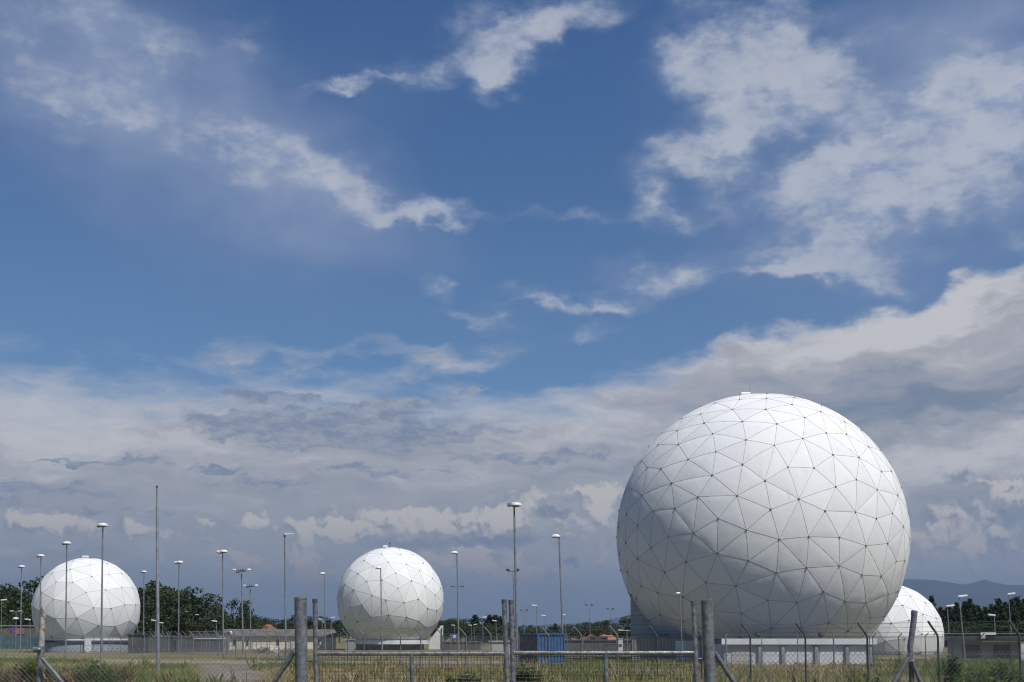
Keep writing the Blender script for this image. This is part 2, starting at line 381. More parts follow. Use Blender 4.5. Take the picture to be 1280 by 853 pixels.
M['leaf'] = leaf_mat('leaf', (.014, .030, .009), (.062, .094, .025))
M['needle'] = leaf_mat('needle', (.015, .034, .014), (.052, .084, .030))
M['weed'] = leaf_mat('weed', (.05, .10, .018), (.15, .23, .05))
M['weed_brown'] = leaf_mat('weed_brown', (.10, .055, .032), (.24, .15, .085))

# ------------------------------------------------------------------ mesh building
class MB:
    def __init__(self): self.v = []; self.f = []; self.mi = []; self.cur = 0
    def face(self, idx): self.f.append(tuple(idx)); self.mi.append(self.cur)
    def quad(self, a, b, c, d):
        n = len(self.v); self.v += [tuple(a), tuple(b), tuple(c), tuple(d)]; self.face((n, n + 1, n + 2, n + 3))
    def box(self, c, s, rot=0.0):
        cx, cy, cz = c; hx, hy, hz = s[0] / 2, s[1] / 2, s[2] / 2
        ca, sa = math.cos(rot), math.sin(rot); n = len(self.v)
        for dz in (-hz, hz):
            for dx, dy in ((-hx, -hy), (hx, -hy), (hx, hy), (-hx, hy)):
                self.v.append((cx + dx * ca - dy * sa, cy + dx * sa + dy * ca, cz + dz))
        for q in ((3, 2, 1, 0), (4, 5, 6, 7), (0, 1, 5, 4), (1, 2, 6, 5), (2, 3, 7, 6), (3, 0, 4, 7)): self.face([n + i for i in q])
        return self
    def tube(self, pts, rad, n=8, cap=True):
        pts = [Vector(p) for p in pts]
        if not hasattr(rad, '__len__'): rad = [rad] * len(pts)
        base = len(self.v); ref = None
        for i, p in enumerate(pts):
            if i == 0: d = pts[1] - pts[0]
            elif i == len(pts) - 1: d = pts[-1] - pts[-2]
            else: d = (pts[i] - pts[i - 1]).normalized() + (pts[i + 1] - pts[i]).normalized()
            d.normalize()
            if ref is None: ref = Vector((1, 0, 0)) if abs(d.x) < .8 else Vector((0, 1, 0))
            u = (ref - d * ref.dot(d)).normalized(); w = d.cross(u)
            for k in range(n):
                a = 2 * math.pi * k / n
                self.v.append(tuple(p + (u * math.cos(a) + w * math.sin(a)) * rad[i]))
        for i in range(len(pts) - 1):
            for k in range(n):
                k2 = (k + 1) % n
                self.face((base + i * n + k, base + i * n + k2, base + (i + 1) * n + k2, base + (i + 1) * n + k))
        if cap:
            self.face([base + k for k in reversed(range(n))])
            self.face([base + (len(pts) - 1) * n + k for k in range(n)])
        return self
    def lathe(self, prof, c=(0, 0, 0), n=16, sx=1.0, sy=1.0):
        """prof: (radius, z) from the bottom up"""
        base = len(self.v)
        for r, z in prof:
            for k in range(n):
                a = 2 * math.pi * k / n
                self.v.append((c[0] + r * sx * math.cos(a), c[1] + r * sy * math.sin(a), c[2] + z))
        for i in range(len(prof) - 1):
            for k in range(n):
                k2 = (k + 1) % n
                self.face((base + i * n + k, base + i * n + k2, base + (i + 1) * n + k2, base + (i + 1) * n + k))
        self.face([base + k for k in reversed(range(n))]); self.face([base + (len(prof) - 1) * n + k for k in range(n)])
        return self
    def prism(self, poly, y0, y1, rot=0.0, c=(0, 0, 0)):
        """polygon in x,z pushed from y0 to y1"""
        n = len(poly); base = len(self.v); ca, sa = math.cos(rot), math.sin(rot)
        for y in (y0, y1):
            for x, z in poly: self.v.append((c[0] + x * ca - y * sa, c[1] + x * sa + y * ca, c[2] + z))
        self.face([base + i for i in range(n)]); self.face([base + n + i for i in reversed(range(n))])
        for i in range(n):
            j = (i + 1) % n
            self.face((base + i, base + n + i, base + n + j, base + j))
        return self
    def build(self, name, mats, parent=None, smooth=False, loc=None, bevel=0.0):
        me = bpy.data.meshes.new(name)
        me.from_pydata(self.v, [], self.f)
        if not isinstance(mats, (list, tuple)): mats = [mats]
        for m in mats: me.materials.append(m)
        if len(mats) > 1: me.polygons.foreach_set('material_index', self.mi)
        bm = bmesh.new(); bm.from_mesh(me); bmesh.ops.recalc_face_normals(bm, faces=bm.faces); bm.to_mesh(me); bm.free()
        if smooth:
            me.polygons.foreach_set('use_smooth', [True] * len(me.polygons))
            me.set_sharp_from_angle(angle=math.radians(40))
        o = bpy.data.objects.new(name, me); COL.objects.link(o)
        if parent is not None: o.parent = parent
        if loc is not None: o.location = loc
        if bevel:
            md = o.modifiers.new('bevel', 'BEVEL'); md.width = bevel; md.segments = 2; md.limit_method = 'ANGLE'
        return o

def tag(o, label=None, cat=None, group=None, kind=None):
    if label: o['label'] = label
    if cat: o['category'] = cat
    if group: o['group'] = group
    if kind: o['kind'] = kind
    return o
def thing(name, label, cat, loc, group=None, rz=0.0):
    o = bpy.data.objects.new(name, None); COL.objects.link(o)
    o.location = loc; o.rotation_euler = (0, 0, rz); o.empty_display_size = .3
    return tag(o, label, cat, group)

# ------------------------------------------------------------------ ground
def ground_mat():
    m = bpy.data.materials.new('dry_meadow'); m.use_nodes = True
    t = m.node_tree; b = NB(t); t.nodes.clear()
    out = b.node('ShaderNodeOutputMaterial'); bs = b.node('ShaderNodeBsdfPrincipled')
    t.links.new(bs.outputs[0], out.inputs[0])
    tc = b.node('ShaderNodeTexCoord'); p = tc.outputs['Object']
    n1 = b.noise(p, .09, 5, .6); n2 = b.noise(p, .9, 6, .65); n3 = b.noise(p, 9, 4, .6)
    c = b.mix(b.smooth(b.add(b.mul(n1, .6), b.mul(n2, .4)), .40, .60), (.12, .115, .04, 1), (.30, .225, .105, 1))
    c = b.mix(b.smooth(n2, .52, .72), c, (.12, .085, .05, 1))
    c = b.mix(b.smooth(n3, .3, .7, 0, .5), c, (.085, .095, .035, 1))
    t.links.new(c, bs.inputs['Base Color']); bs.inputs['Roughness'].default_value = .95
    bp = b.node('ShaderNodeBump'); bp.inputs['Strength'].default_value = .8; bp.inputs['Distance'].default_value = .08
    t.links.new(n2, bp.inputs['Height']); t.links.new(bp.outputs[0], bs.inputs['Normal'])
    return m
g = MB(); g.quad((-21000, -300, 0), (21000, -300, 0), (21000, 19000, 0), (-21000, 19000, 0))
tag(g.build('ground', ground_mat()), kind='structure')
def gravel_mat(name, ca, cb):
    m = pm(name, ca, cb, .5, .95, 0, .4, c3=(ca[0] * .6, ca[1] * .65, ca[2] * .6), spots=.60, spot_scale=.23)
    return m
road_mat = gravel_mat('gravel', (.20, .175, .14), (.29, .26, .21))
def strip(name, pts, mat, z=.004):
    """pts: (picture x, depth, half depth) along the strip"""
    mb = MB(); A = []
    for x, D, h in pts:
        a = ground(x, D - h); c = ground(x, D + h); A.append((a, c))
    for (a, c), (a2, c2) in zip(A, A[1:]):
        mb.quad((a.x, a.y, z), (a2.x, a2.y, z), (c2.x, c2.y, z), (c.x, c.y, z))
    return tag(mb.build(name, mat), kind='structure')
strip('gravel_road', [(90, 118, 5), (170, 113, 6), (260, 108, 6), (330, 106, 7), (400, 105, 7), (480, 105, 7), (560, 107, 7), (640, 110, 6), (720, 114, 5)], road_mat)
mb = MB()
pp = [ground(245, 96), ground(332, 96), ground(345, 84), ground(330, 73), ground(345, 62), ground(200, 62), ground(235, 73), ground(262, 84)]
L = [pp[0], pp[7], pp[6], pp[5]]; Rr = [pp[1], pp[2], pp[3], pp[4]]
for i in range(3): mb.quad((L[i].x, L[i].y, .008), (L[i + 1].x, L[i + 1].y, .008), (Rr[i + 1].x, Rr[i + 1].y, .008), (Rr[i].x, Rr[i].y, .008))
tag(mb.build('gravel_track', gravel_mat('worn_gravel', (.15, .125, .10), (.24, .205, .165))), kind='structure')
# concrete apron in front of the garages and the far dome
mb = MB(); P4 = [ground(890, 103), ground(1190, 108), ground(1230, 128), ground(1095, 128)]
mb.quad(*[(q.x, q.y, .006) for q in P4]); tag(mb.build('concrete_apron', M['concrete']), kind='structure')

# ------------------------------------------------------------------ far hills
def hills():
    prof = [(-400, 790), (300, 788), (560, 786), (640, 784), (690, 780), (740, 779), (779, 771), (830, 755), (880, 741), (940, 735), (1000, 729), (1060, 726), (1140, 724), (1165, 725), (1185, 728), (1205, 731), (1218, 728), (1231, 724), (1243, 728), (1258, 731), (1280, 731), (1330, 733), (1420, 726), (1500, 735), (1700, 744), (2000, 765)]
    D0 = 13500.0; N = 260; rows = 22; rr = random.Random(3)
    mb = MB(); ph = [rr.uniform(0, 6.28) for _ in range(12)]
    for j in range(rows):
        t = j / (rows - 1)
        for i in range(N):
            x = -400 + 2400 * i / (N - 1)
            for (xa, ya), (xb, yb) in zip(prof, prof[1:]):
                if xa <= x <= xb: y = ya + (yb - ya) * (x - xa) / (xb - xa); break
            h = (HORIZON - y) / F * D0 + EYE
            D = D0 - 3500 + 6800 * t
            env = math.sin(math.pi * min(1, t / 1.035)) ** .8 if t > .517 else (t / .517) ** 1.2
            wob = sum(math.sin(x * .011 * (k + 1) + ph[k] + t * (5 + 3 * k)) / (k + 1.5) for k in range(7))
            z = max(-.5, h * env * (1 + .10 * wob * (1 - env)) + (3 * wob if env > .9 else 0))
            if j in (0, rows - 1): z = -.6
            mb.v.append(((x - 640) / F * D, D, z))
    for j in range(rows - 1):
        for i in range(N - 1):
            a = j * N + i; mb.face((a, a + 1, a + N + 1, a + N))
    tag(mb.build('hills', M['hills'], smooth=True), kind='structure')
hills()

# ------------------------------------------------------------------ radomes
def lattice(n, seed, iters):
    """n nearly even, slightly irregular joints on a ball and the triangles between them"""
    rg = np.random.default_rng(seed); P = rg.normal(size=(n, 3)); P /= np.linalg.norm(P, axis=1)[:, None]
    step = .35 / n
    for it in range(iters):
        d = P[:, None] - P[None]; r2 = (d ** 2).sum(2) + np.eye(n)
        f = (d / (r2 ** 1.5)[:, :, None]).sum(1); f -= (f * P).sum(1)[:, None] * P
        m = np.linalg.norm(f, axis=1)[:, None]
        P = P + f / np.maximum(m, 1e-9) * np.minimum(m * step / n ** .5 * 3, .25 / n ** .5)
        P /= np.linalg.norm(P, axis=1)[:, None]
    bm = bmesh.new()
    vs_ = [bm.verts.new(p) for p in P]; bm.verts.index_update()
    bmesh.ops.convex_hull(bm, input=vs_); bm.verts.ensure_lookup_table(); bm.verts.index_update()
    V = [v.co.copy() for v in bm.verts]
    T = []
    for f in bm.faces:
        ix = [v.index for v in f.verts]
        for k in range(1, len(ix) - 1): T.append((ix[0], ix[k], ix[k + 1]))
    bm.free()
    return V, T

def radome_parts(root, Rad, joints, cz, zcut, cv, puff, sub, iters, seed, shell_m, seam_m, seam_w, hub_r):
    V, T = lattice(joints, seed, iters)
    V = [p * Rad for p in V]
    rr = random.Random(seed + 5)
    bm = bmesh.new(); tone = bm.verts.layers.float.new('tone')
    for a, b_, c in T:
        A, B, C = V[a], V[b_], V[c]
        if max(A.z, B.z, C.z) + cz < zcut: continue
        n = ((B - A).cross(C - A)).normalized()
        if n.dot(A) < 0: B, C = C, B; n = -n
        el = ((B - A).length + (C - B).length + (A - C).length) / 3
        tv = rr.random() ** 1.5; sg = puff * el * rr.uniform(.5, 1.5); grid = {}
        ku, kv, kw = rr.uniform(.6, 1.5), rr.uniform(.6, 1.5), rr.uniform(.6, 1.5)
        for i in range(sub + 1):
            for j in range(sub + 1 - i):
                k = sub - i - j; u, v, w = i / sub, j / sub, k / sub
                q = A * u + B * v + C * w
                q = q.lerp(q.normalized() * Rad, cv)
                pil = (27 * u ** ku * v ** kv * w ** kw)
                p = q + n * sg * min(1.2, pil) ** .6
                vt = bm.verts.new(p); vt[tone] = tv; grid[i, j] = vt
        for i in range(sub):
            for j in range(sub - i):
                f = bm.faces.new((grid[i, j], grid[i + 1, j], grid[i, j + 1])); f.smooth = True
                if i + j < sub - 1:
                    f = bm.faces.new((grid[i + 1, j], grid[i + 1, j + 1], grid[i, j + 1])); f.smooth = True
    bmesh.ops.bisect_plane(bm, geom=bm.verts[:] + bm.edges[:] + bm.faces[:], plane_co=(0, 0, zcut - cz), plane_no=(0, 0, -1), clear_outer=True)
    me = bpy.data.meshes.new('shell'); bm.to_mesh(me); bm.free(); me.materials.append(shell_m)
    sh = bpy.data.objects.new('shell', me); COL.objects.link(sh); sh.parent = root; sh.location = (0, 0, cz)
    ed = set()
    for t in T:
        for k in range(3): ed.add(tuple(sorted((t[k], t[(k + 1) % 3]))))
    mb = MB()
    for a, b_ in ed:
        A, B = V[a], V[b_]
        if A.z > B.z: A, B = B, A
        zc = zcut - cz
        if B.z <= zc + .05: continue
        if A.z < zc: A = A + (B - A) * ((zc - A.z) / (B.z - A.z))
        n = ((A + B) / 2).normalized(); s_ = (B - A).normalized().cross(n) * seam_w
        base = len(mb.v); K = 5
        for q5 in range(K):
            q = A.lerp(B, q5 / (K - 1)); q = q.lerp(q.normalized() * Rad, cv); nn = q.normalized()
            for s2, o in ((-s_, -.06), (s_, -.06), (s_ * .6, .014), (-s_ * .6, .014)): mb.v.append(tuple(q + s2 + nn * o))
        for q5 in range(K - 1):
            b2 = base + 4 * q5
            for k in range(4): mb.face((b2 + k, b2 + (k + 1) % 4, b2 + 4 + (k + 1) % 4, b2 + 4 + k))
    mb.cur = 1
    for p in V:
        if p.z + cz < zcut + .1: continue
        n = p.normalized(); u = n.orthogonal().normalized(); w = n.cross(u); base = len(mb.v); K = 8
        r_ = hub_r * rr.uniform(.8, 1.25)
        for o, r in ((-.05, r_), (.04, r_), (.075, r_ * .55)):
            for k in range(K):
                a = 2 * math.pi * k / K; mb.v.append(tuple(p + n * o + (u * math.cos(a) + w * math.sin(a)) * r))
        for i in range(2):
            for k in range(K): mb.face((base + i * K + k, base + i * K + (k + 1) % K, base + (i + 1) * K + (k + 1) % K, base + (i + 1) * K + k))
        mb.face([base + 2 * K + k for k in range(K)])
    mb.build('seams', [seam_m, M['hub']], root, loc=(0, 0, cz))
    return V

def dome_at(cx, cy, half, D):
    c = at(cx, cy, D); return c, half / F * D

# --- the big dome
c1, R1 = dome_at(950, 671.5, 179.2, 112)
big = thing('radome', 'biggest white radome with quilted panels, towering over the garages', 'radome', (c1.x, c1.y, 0), 'radomes')
zc1 = at(955, 799, 100).z
radome_parts(big, R1, 345, c1.z, zc1, .80, .0075, 8, 70, 11, M['shell'], M['seam'], .021, .075)
rb = math.sqrt(R1 ** 2 - (c1.z - zc1) ** 2)
MB().lathe([(rb * .985, 0), (rb * .985, zc1 + .05), (rb * .9, zc1 + .3)], n=64).build('base_wall', M['dark_clad'], big, True)
top1 = c1.z + R1
MB().box((-1.2, -.3, top1 + .10), (.95, .5, .36)).build('beacon_box', M['white_paint'], big, bevel=.1)
MB().tube([(-.75, -.3, top1 - .1), (-.75, -.3, top1 + 1.2)], .012, 5).build('lightning_rod', M['zinc_dark'], big)
for px in (947, 1025.6):   # round floodlights on short posts before the base
    q = at(px, 793.6, 97.5)
    t = thing('floodlight', f"black round floodlight on short post above the {'left' if px < 1000 else 'right'} part of the white garages", 'floodlight', (q.x, q.y, 0), 'round floodlights by the garages')
    MB().tube([(0, 0, 0), (0, 0, q.z - .1)], .045, 6).build('post', M['zinc_far'], t, True)
    MB().lathe([(.02, -.2), (.16, -.16), (.24, -.02), (.2, .12), (.08, .2)], (0, -.05, q.z), 14).build('lamp_head', M['black_iron'], t, True)

# --- the middle dome
c2, R2 = dome_at(488.2, 750.5, 66.4, 198)
mid = thing('radome', 'white faceted radome in the middle distance with shaded lower left panels', 'radome', (c2.x, c2.y, 0), 'radomes')
zc2 = at(488, 801, 198).z
radome_parts(mid, R2, 146, c2.z, zc2, .50, .004, 5, 80, 23, M['shell_far'], M['seam_grey'], .026, .095)
rb2 = math.sqrt(R2 ** 2 - (c2.z - zc2) ** 2)
MB().lathe([(rb2 * 1.12, zc2 - .55), (rb2 * 1.12, zc2 + .05), (rb2 * .9, zc2 + .2)], n=40).build('base_ring', M['white_wall'], mid, True)
MB().lathe([(rb2 * .97, 0), (rb2 * .97, zc2 - .5)], n=40).build('base_wall', M['dark_band'], mid, True)
MB().box((-.9, -.3, c2.z + R2 + .12), (.75, .5, .32)).build('beacon_box', M['white_paint'], mid, bevel=.06)
MB().tube([(-.2, -.3, c2.z + R2), (-.2, -.3, c2.z + R2 + .62)], .03, 5).lathe([(.02, .55), (.10, .6), (.10, .75), (.02, .8)], (-.2, -.3, c2.z + R2 - .1), 8).build('vent_cap', M['black_iron'], mid)

# --- the left dome
c3_, R3 = dome_at(108.4, 761.8, 64.6, 170)
lef = thing('radome', 'white large-facet radome at left behind tall lamp posts and dark trees', 'radome', (c3_.x, c3_.y, 0), 'radomes')
zc3 = at(107, 799.5, 170).z
radome_parts(lef, R3, 112, c3_.z, zc3, .36, .003, 5, 110, 31, M['shell_far'], M['seam_grey'], .022, .07)
rb3 = math.sqrt(R3 ** 2 - (c3_.z - zc3) ** 2)
MB().lathe([(rb3 * 1.0, 0), (rb3 * 1.0, zc3 - .4)], n=40).build('base_wall', M['base_grey'], lef, True)
MB().lathe([(rb3 * 1.03, zc3 - .4), (rb3 * 1.03, zc3 - .12), (rb3 * .95, zc3 - .1)], n=40).build('base_band', M['dark_band'], lef, True)
MB().lathe([(rb3 * 1.02, zc3 - .117), (rb3 * 1.02, zc3 + .08), (rb3 * .9, zc3 + .1)], n=40).build('base_ring', M['white_wall'], lef, True)
MB().box((-.3, -.3, c3_.z + R3 + .10), (.85, .5, .3)).build('beacon_box', M['white_paint'], lef, bevel=.05)
q = at(103, 807, 162); MB().box((q.x - c3_.x, -rb3 * 1.0 - .02, 1.0), (.95, .1, 1.9)).build('door', M['white_door'], lef)

# --- the right far dome
c4_, R4 = dome_at(1112.5, 795, 64.3, 150)
rig = thing('radome', 'white radome half hidden behind the biggest radome at the right', 'radome', (c4_.x, c4_.y, 0), 'radomes')
zc4 = at(1115, 822, 150).z + .25
radome_parts(rig, R4, 112, c4_.z, zc4, .25, .003, 5, 200, 41, M['shell_far'], M['seam_grey'], .020, .08)
rb4 = math.sqrt(R4 ** 2 - (c4_.z - zc4) ** 2)
MB().lathe([(rb4 * 1.03, 0), (rb4 * 1.03, zc4 + .05), (rb4 * .9, zc4 + .1)], n=40).build('base_ring', M['white_wall'], rig, True)
# ------------------------------------------------------------------ buildings
# garages in front of the biggest dome
ga = at(905, 830, 94.0); gb = at(1092, 830, 94.6)
gw = (gb - ga).length; ang = math.atan2(gb.y - ga.y, gb.x - ga.x)
gz = at(1000, 800, 94.0).z
gar = thing('garage_block', 'low white garage row with fascia roof under the biggest radome', 'garage', (ga.x, ga.y, 0), None, ang)
MB().box((gw / 2, 3.4, (gz - .35) / 2), (gw - .3, 6.0, gz - .35)).build('wall', M['pale_wall'], gar)
MB().box((gw / 2 + .1, 3.35, gz + .02), (gw + .4, 6.3, .1)).build('roof', M['dark_roof'], gar)
MB().box((gw / 2 + .1, .13, gz - .15), (gw + .5, .12, .46)).build('fascia', M['white_wall'], gar, bevel=.02)
for fx in (.245, .40, .625, .83, .985):
    MB().box((gw * fx, .27, (gz - .39) / 2), (.26, .2, gz - .4)).build('recess_shade', M['base_grey'], gar)  # grey strips between the doors: recess shade put in as solid colour
for x0, x1 in ((.27, .375), (.425, .60), (.65, .805), (.855, .965)):
    MB().box((gw * (x0 + x1) / 2, .385, (gz - .42) / 2), (gw * (x1 - x0), .05, gz - .44)).build('door', M['white_door'], gar)
for x0, x1 in ((.06, .20),):
    MB().box((gw * (x0 + x1) / 2, .385, (gz - .6) / 2), (gw * (x1 - x0), .05, gz - .62)).build('window', M['grey_clad'], gar)

# tall clad annex and low dark wing left of the big dome
a0 = at(788.5, 800, 111); a1 = at(860, 800, 111); az_ = at(788.5, 744.5, 111).z
ann = thing('annex_building', 'tall grey clad annex tucked under the left of the biggest radome', 'building', (a0.x, a0.y, 0))
w = a1.x - a0.x
mb = MB()
mb.box((w / 2, 3, az_ / 2), (w, 6, az_)); ann.rotation_euler = (0, 0, -.105)
mb.build('wall', M['grey_clad'], ann)
mb = MB()
for k in range(14): mb.box((w / 2, -.012, .35 + k * (az_ - .5) / 13), (w + .02, .03, .035))
mb.build('cladding_joint', M['dark_clad'], ann)
MB().box((w / 2, 3, az_ + .05), (w + .16, 6.16, .1)).build('roof', M['dark_clad'], ann)
b0 = at(790, 828, 106); b1 = at(903, 828, 105)
wing = thing('wing_building', 'low dark clad wing in shade left of the white garages', 'building', (b0.x, b0.y, 0), None, math.atan2(b1.y - b0.y, b1.x - b0.x))
w = (b1 - b0).length; wz = at(840, 798, 105.5).z
MB().box((w / 2, 2.5, wz / 2), (w, 5, wz)).build('wall', M['dark_clad'], wing)
MB().box((w / 2, 2.5, wz + .05), (w + .1, 5.1, .1)).build('roof', M['dark_band'], wing)
mb = MB()
for k in range(26): mb.box((.2 + k * (w - .4) / 25, -.012, wz / 2), (.03, .03, wz - .1))
mb.build('cladding_joint', M['dark_band'], wing)
MB().box((w * .545, -.05, .95), (.95, .1, 1.9)).build('door', M['pale_wall'], wing)
MB().box((w * .70, -.05, .95), (1.5, .1, 1.9)).build('gate', M['grey_clad'], wing)

# long cream building
l0 = at(283, 810, 200); l1 = at(420, 810, 200); lw = l1.x - l0.x
h1 = at(300, 796, 200).z; h2 = at(300, 786.5, 204).z
lb = thing('barrack_building', 'long low cream building with grey fibre cement roof', 'building', (l0.x, l0.y, 0), None, .30)
MB().box((lw / 2, 4.5, h1 / 2), (lw, 9, h1)).build('wall', M['cream_wall'], lb)
MB().prism([(-.45, h1 - .12), (-.45, h1 + .06), (4.5, h2), (9.45, h1 + .06), (9.45, h1 - .12), (4.5, h2 - .2)], .4, -(lw + .4), math.pi / 2).build('roof', M['fibre_roof'], lb)
mb = MB(); mb.box((lw / 2, -.42, h1 - .06), (lw + .8, .1, .2)); mb.build('gutter', M['dark_band'], lb)
for px in (292.5, 308.5, 346, 398):
    q = at(px, 803, 200); MB().box((q.x - l0.x, -.03, 1.15), (.34, .1, .95)).build('window', M['window'], lb)
for px, wd in ((299, .9), (365, .8), (312, .5)):
    q = at(px, 803, 200); MB().box((q.x - l0.x, -.04, .95), (wd, .1, 1.85)).build('door', M['grey_clad'], lb)
q = at(291, 791.5, 201); MB().box((q.x - l0.x, 1.2, q.z + .1), (.42, .42, .5)).build('roof_vent', M['white_paint'], lb, bevel=.06)

# dark screens and sheds left of it
def shed(name, label, x0, x1, ytop, D, m, roofm, depth=5, cat='shed', door=None):
    p0 = at(x0, 805, D); p1 = at(x1, 805, D); z = at(x0, ytop, D).z; w = p1.x - p0.x
    t = thing(name, label, cat, (p0.x, p0.y, 0))
    MB().box((w / 2, depth / 2, z / 2), (w, depth, z)).build('wall', m, t)
    MB().box((w / 2, depth / 2, z + .06), (w + .3, depth + .3, .12)).build('roof', roofm, t)
    if door:
        for px, wd in door:
            q = at(px, 803, D); MB().box((q.x - p0.x, -.03, z * .42), (wd, .1, z * .8)).build('door', M['dark_band'], t)
    return t, z, w
shed('garage_shed', 'dark grey flat shed just right of the left radome', 160, 176, 794, 160, M['grey_wall'], M['dark_roof'], 5)
shed('grey_hut', 'grey hut with tan front between the dark shed and the pale canopy', 177, 198, 796, 165, M['grey_wall'], M['concrete'], 5, door=((184, 1.0),))
shed('grey_store', 'dark grey store with flat concrete roof beside the tall bare mast', 199, 233, 796.5, 168, M['grey_wall'], M['fibre_roof'], 6, door=((213, 1.6), (221, .9)))
cn_, z_, w_ = shed('open_canopy', 'open shed with long white roof edge left of the cream building', 243, 272, 799, 172, M['grey_wall'], M['white_wall'], 4, door=((262, 1.2),))
shed('dark_kiosk', 'narrow dark grey kiosk at the cream building corner', 272.5, 281, 791.5, 178, M['dark_clad'], M['dark_roof'], 3, 'kiosk')
shed('back_hall', 'long dark roofed hall behind the pale canopy at left', 236, 300, 790, 225, M['grey_wall'], M['fibre_roof'], 9, 'building')
q = thing('salmon_building', 'low salmon and grey building with purple mural beside the left trees', 'building', (at(-30, 805, 235).x, 235, 0))
w = at(50, 805, 235).x - at(-30, 805, 235).x; z = at(0, 783, 235).z
MB().box((w / 2, 3, z / 2), (w, 6, z)).build('wall', M['fibre_roof'], q)
MB().box((w / 2, 3, z + .08), (w + .4, 6.4, .16)).build('roof', M['concrete'], q)
def lx(px): return at(px, 805, 235).x - q.location.x
mb = MB(); mb.prism([(lx(9), z - .1), (lx(18.5), z - .1), (lx(18), z - 1.3), (lx(16), z - 2.1), (lx(14), z - .9)], -.06, .0); mb.build('mural', M['purple'], q)
MB().box(((lx(19) + lx(29)) / 2, -.03, z - .95), (lx(29) - lx(19), .1, 1.2)).build('panel', M['salmon'], q)
# blue green screen fence before it
fs = thing('screen_fence', 'teal fabric screen fence left of the left radome', 'fence', (at(-60, 805, 205).x, 205, 0))
w = at(47, 805, 205).x - at(-60, 805, 205).x; z = at(0, 795, 205).z
MB().box((w / 2, 0, z / 2), (w, .05, z)).build('fabric', M['teal_net'], fs)
for k in range(12): MB().tube([(w * k / 11, -.06, 0), (w * k / 11, -.06, z + .15)], .045, 6).build('post', M['zinc_dark'], fs)

# roofs peeping over
def house(name, label, x0, x1, yeave, yridge, D, wallm, roofm, gable=False, chim=None):
    p0 = at(x0, 800, D); p1 = at(x1, 800, D); ze = at(x0, yeave, D).z; zr = at(x0, yridge, D).z; w = p1.x - p0.x
    t = thing(name, label, 'house', (p0.x, p0.y, 0)); dp = 8.0
    if gable:
        MB().prism([(0, 0), (w, 0), (w, ze), (w / 2, zr), (0, ze)], 0, dp).build('wall', wallm, t)
        mb = MB()
        for s in (0, 1):
            xa, xb = (-.4, w / 2) if s == 0 else (w + .4, w / 2)
            za = ze - .4 * (zr - ze) / (w / 2)
            mb.prism([(xa, za + .02), (xb, zr + .02), (xb, zr + .24), (xa, za + .24)], -.4, dp + .4)
        mb.build('roof', roofm, t)
        MB().box((w / 2, -.03, ze * .8), (1.0, .1, 1.2)).build('window', M['window'], t)
    else:
        MB().box((w / 2, dp / 2, ze / 2), (w, dp, ze)).build('wall', wallm, t)
        mb = MB()
        for (a, b_, c, d) in (((-.4, -.4, ze), (w + .4, -.4, ze), (w - .6, dp / 2, zr), (.6, dp / 2, zr)), ((w + .4, dp + .4, ze), (-.4, dp + .4, ze), (.6, dp / 2, zr), (w - .6, dp / 2, zr)), ((-.4, dp + .4, ze), (-.4, -.4, ze), (.6, dp / 2, zr), (.6, dp / 2, zr + .001)), ((w + .4, -.4, ze), (w + .4, dp + .4, ze), (w - .6, dp / 2, zr), (w - .6, dp / 2, zr + .001))): mb.quad(a, b_, c, d)
        mb.quad((-.4, -.4, ze - .12), (-.4, dp + .4, ze - .12), (w + .4, dp + .4, ze - .12), (w + .4, -.4, ze - .12))
        mb.build('roof', roofm, t)
        MB().box((w * .3, -.03, ze * .6), (.9, .1, 1.1)).build('window', M['window'], t)
    if chim: MB().box((w * chim, dp / 2 - 1.2, zr + .1), (.6, .6, 1.3)).build('chimney', M['plaster'], t)
house('tiled_house', 'old house with dull red roof behind the cream building', 312, 337, 788, 780.5, 290, M['plaster'], M['old_tile'], False, .3)
house('gable_house', 'house with white gable and dull red roof right of the blue container', 733, 749, 800, 794.5, 250, M['plaster'], M['old_tile'], True)
house('tiled_house', 'house with bright orange tiled roof left of the grey annex', 752, 771, 800, 794, 255, M['plaster'], M['tile_roof'], False)
house('tower_house', 'narrow white house with small red cap roof between the gable and the orange roof', 753.5, 760, 796, 793, 245, M['plaster'], M['tile_roof'], False)

# white wedge behind the middle dome
p0 = at(536, 805, 204); p1 = at(552.5, 805, 204); z0 = at(548, 782, 204).z
wd = thing('white_annex', 'bright white sloping annex behind the right of the middle radome', 'building', (p0.x, p0.y, 0))
w = p1.x - p0.x
MB().prism([(0, 0), (w, 0), (w, z0), (w * .93, z0), (0, z0 * .35)], 0, 3.5).build('wall', M['white_paint'], wd)
MB().box((w - .05, -.1, z0 * .45), (.14, .2, z0 * .9)).build('corner_post', M['grey_wall'], wd)
shed('grey_block', 'dark low block right of the middle radome under the blue sign', 553, 600, 803, 190, M['grey_wall'], M['fibre_roof'], 5)
shed('grey_cabin', 'grey metal cabin behind the fence left of the blue container', 612, 640, 802.5, 150, M['grey_clad'], M['grey_clad'], 4, 'cabin')
shed('fence_screen', 'long dark grey screen wall behind the blue container and orange roofs', 705, 790, 801, 160, M['grey_wall'], M['grey_wall'], .4, 'wall')
# small grey block left of the middle dome
shed('cable_hut', 'small pale hut left of the middle radome base', 432, 441, 800, 180, M['concrete'], M['concrete'], 2, 'hut')

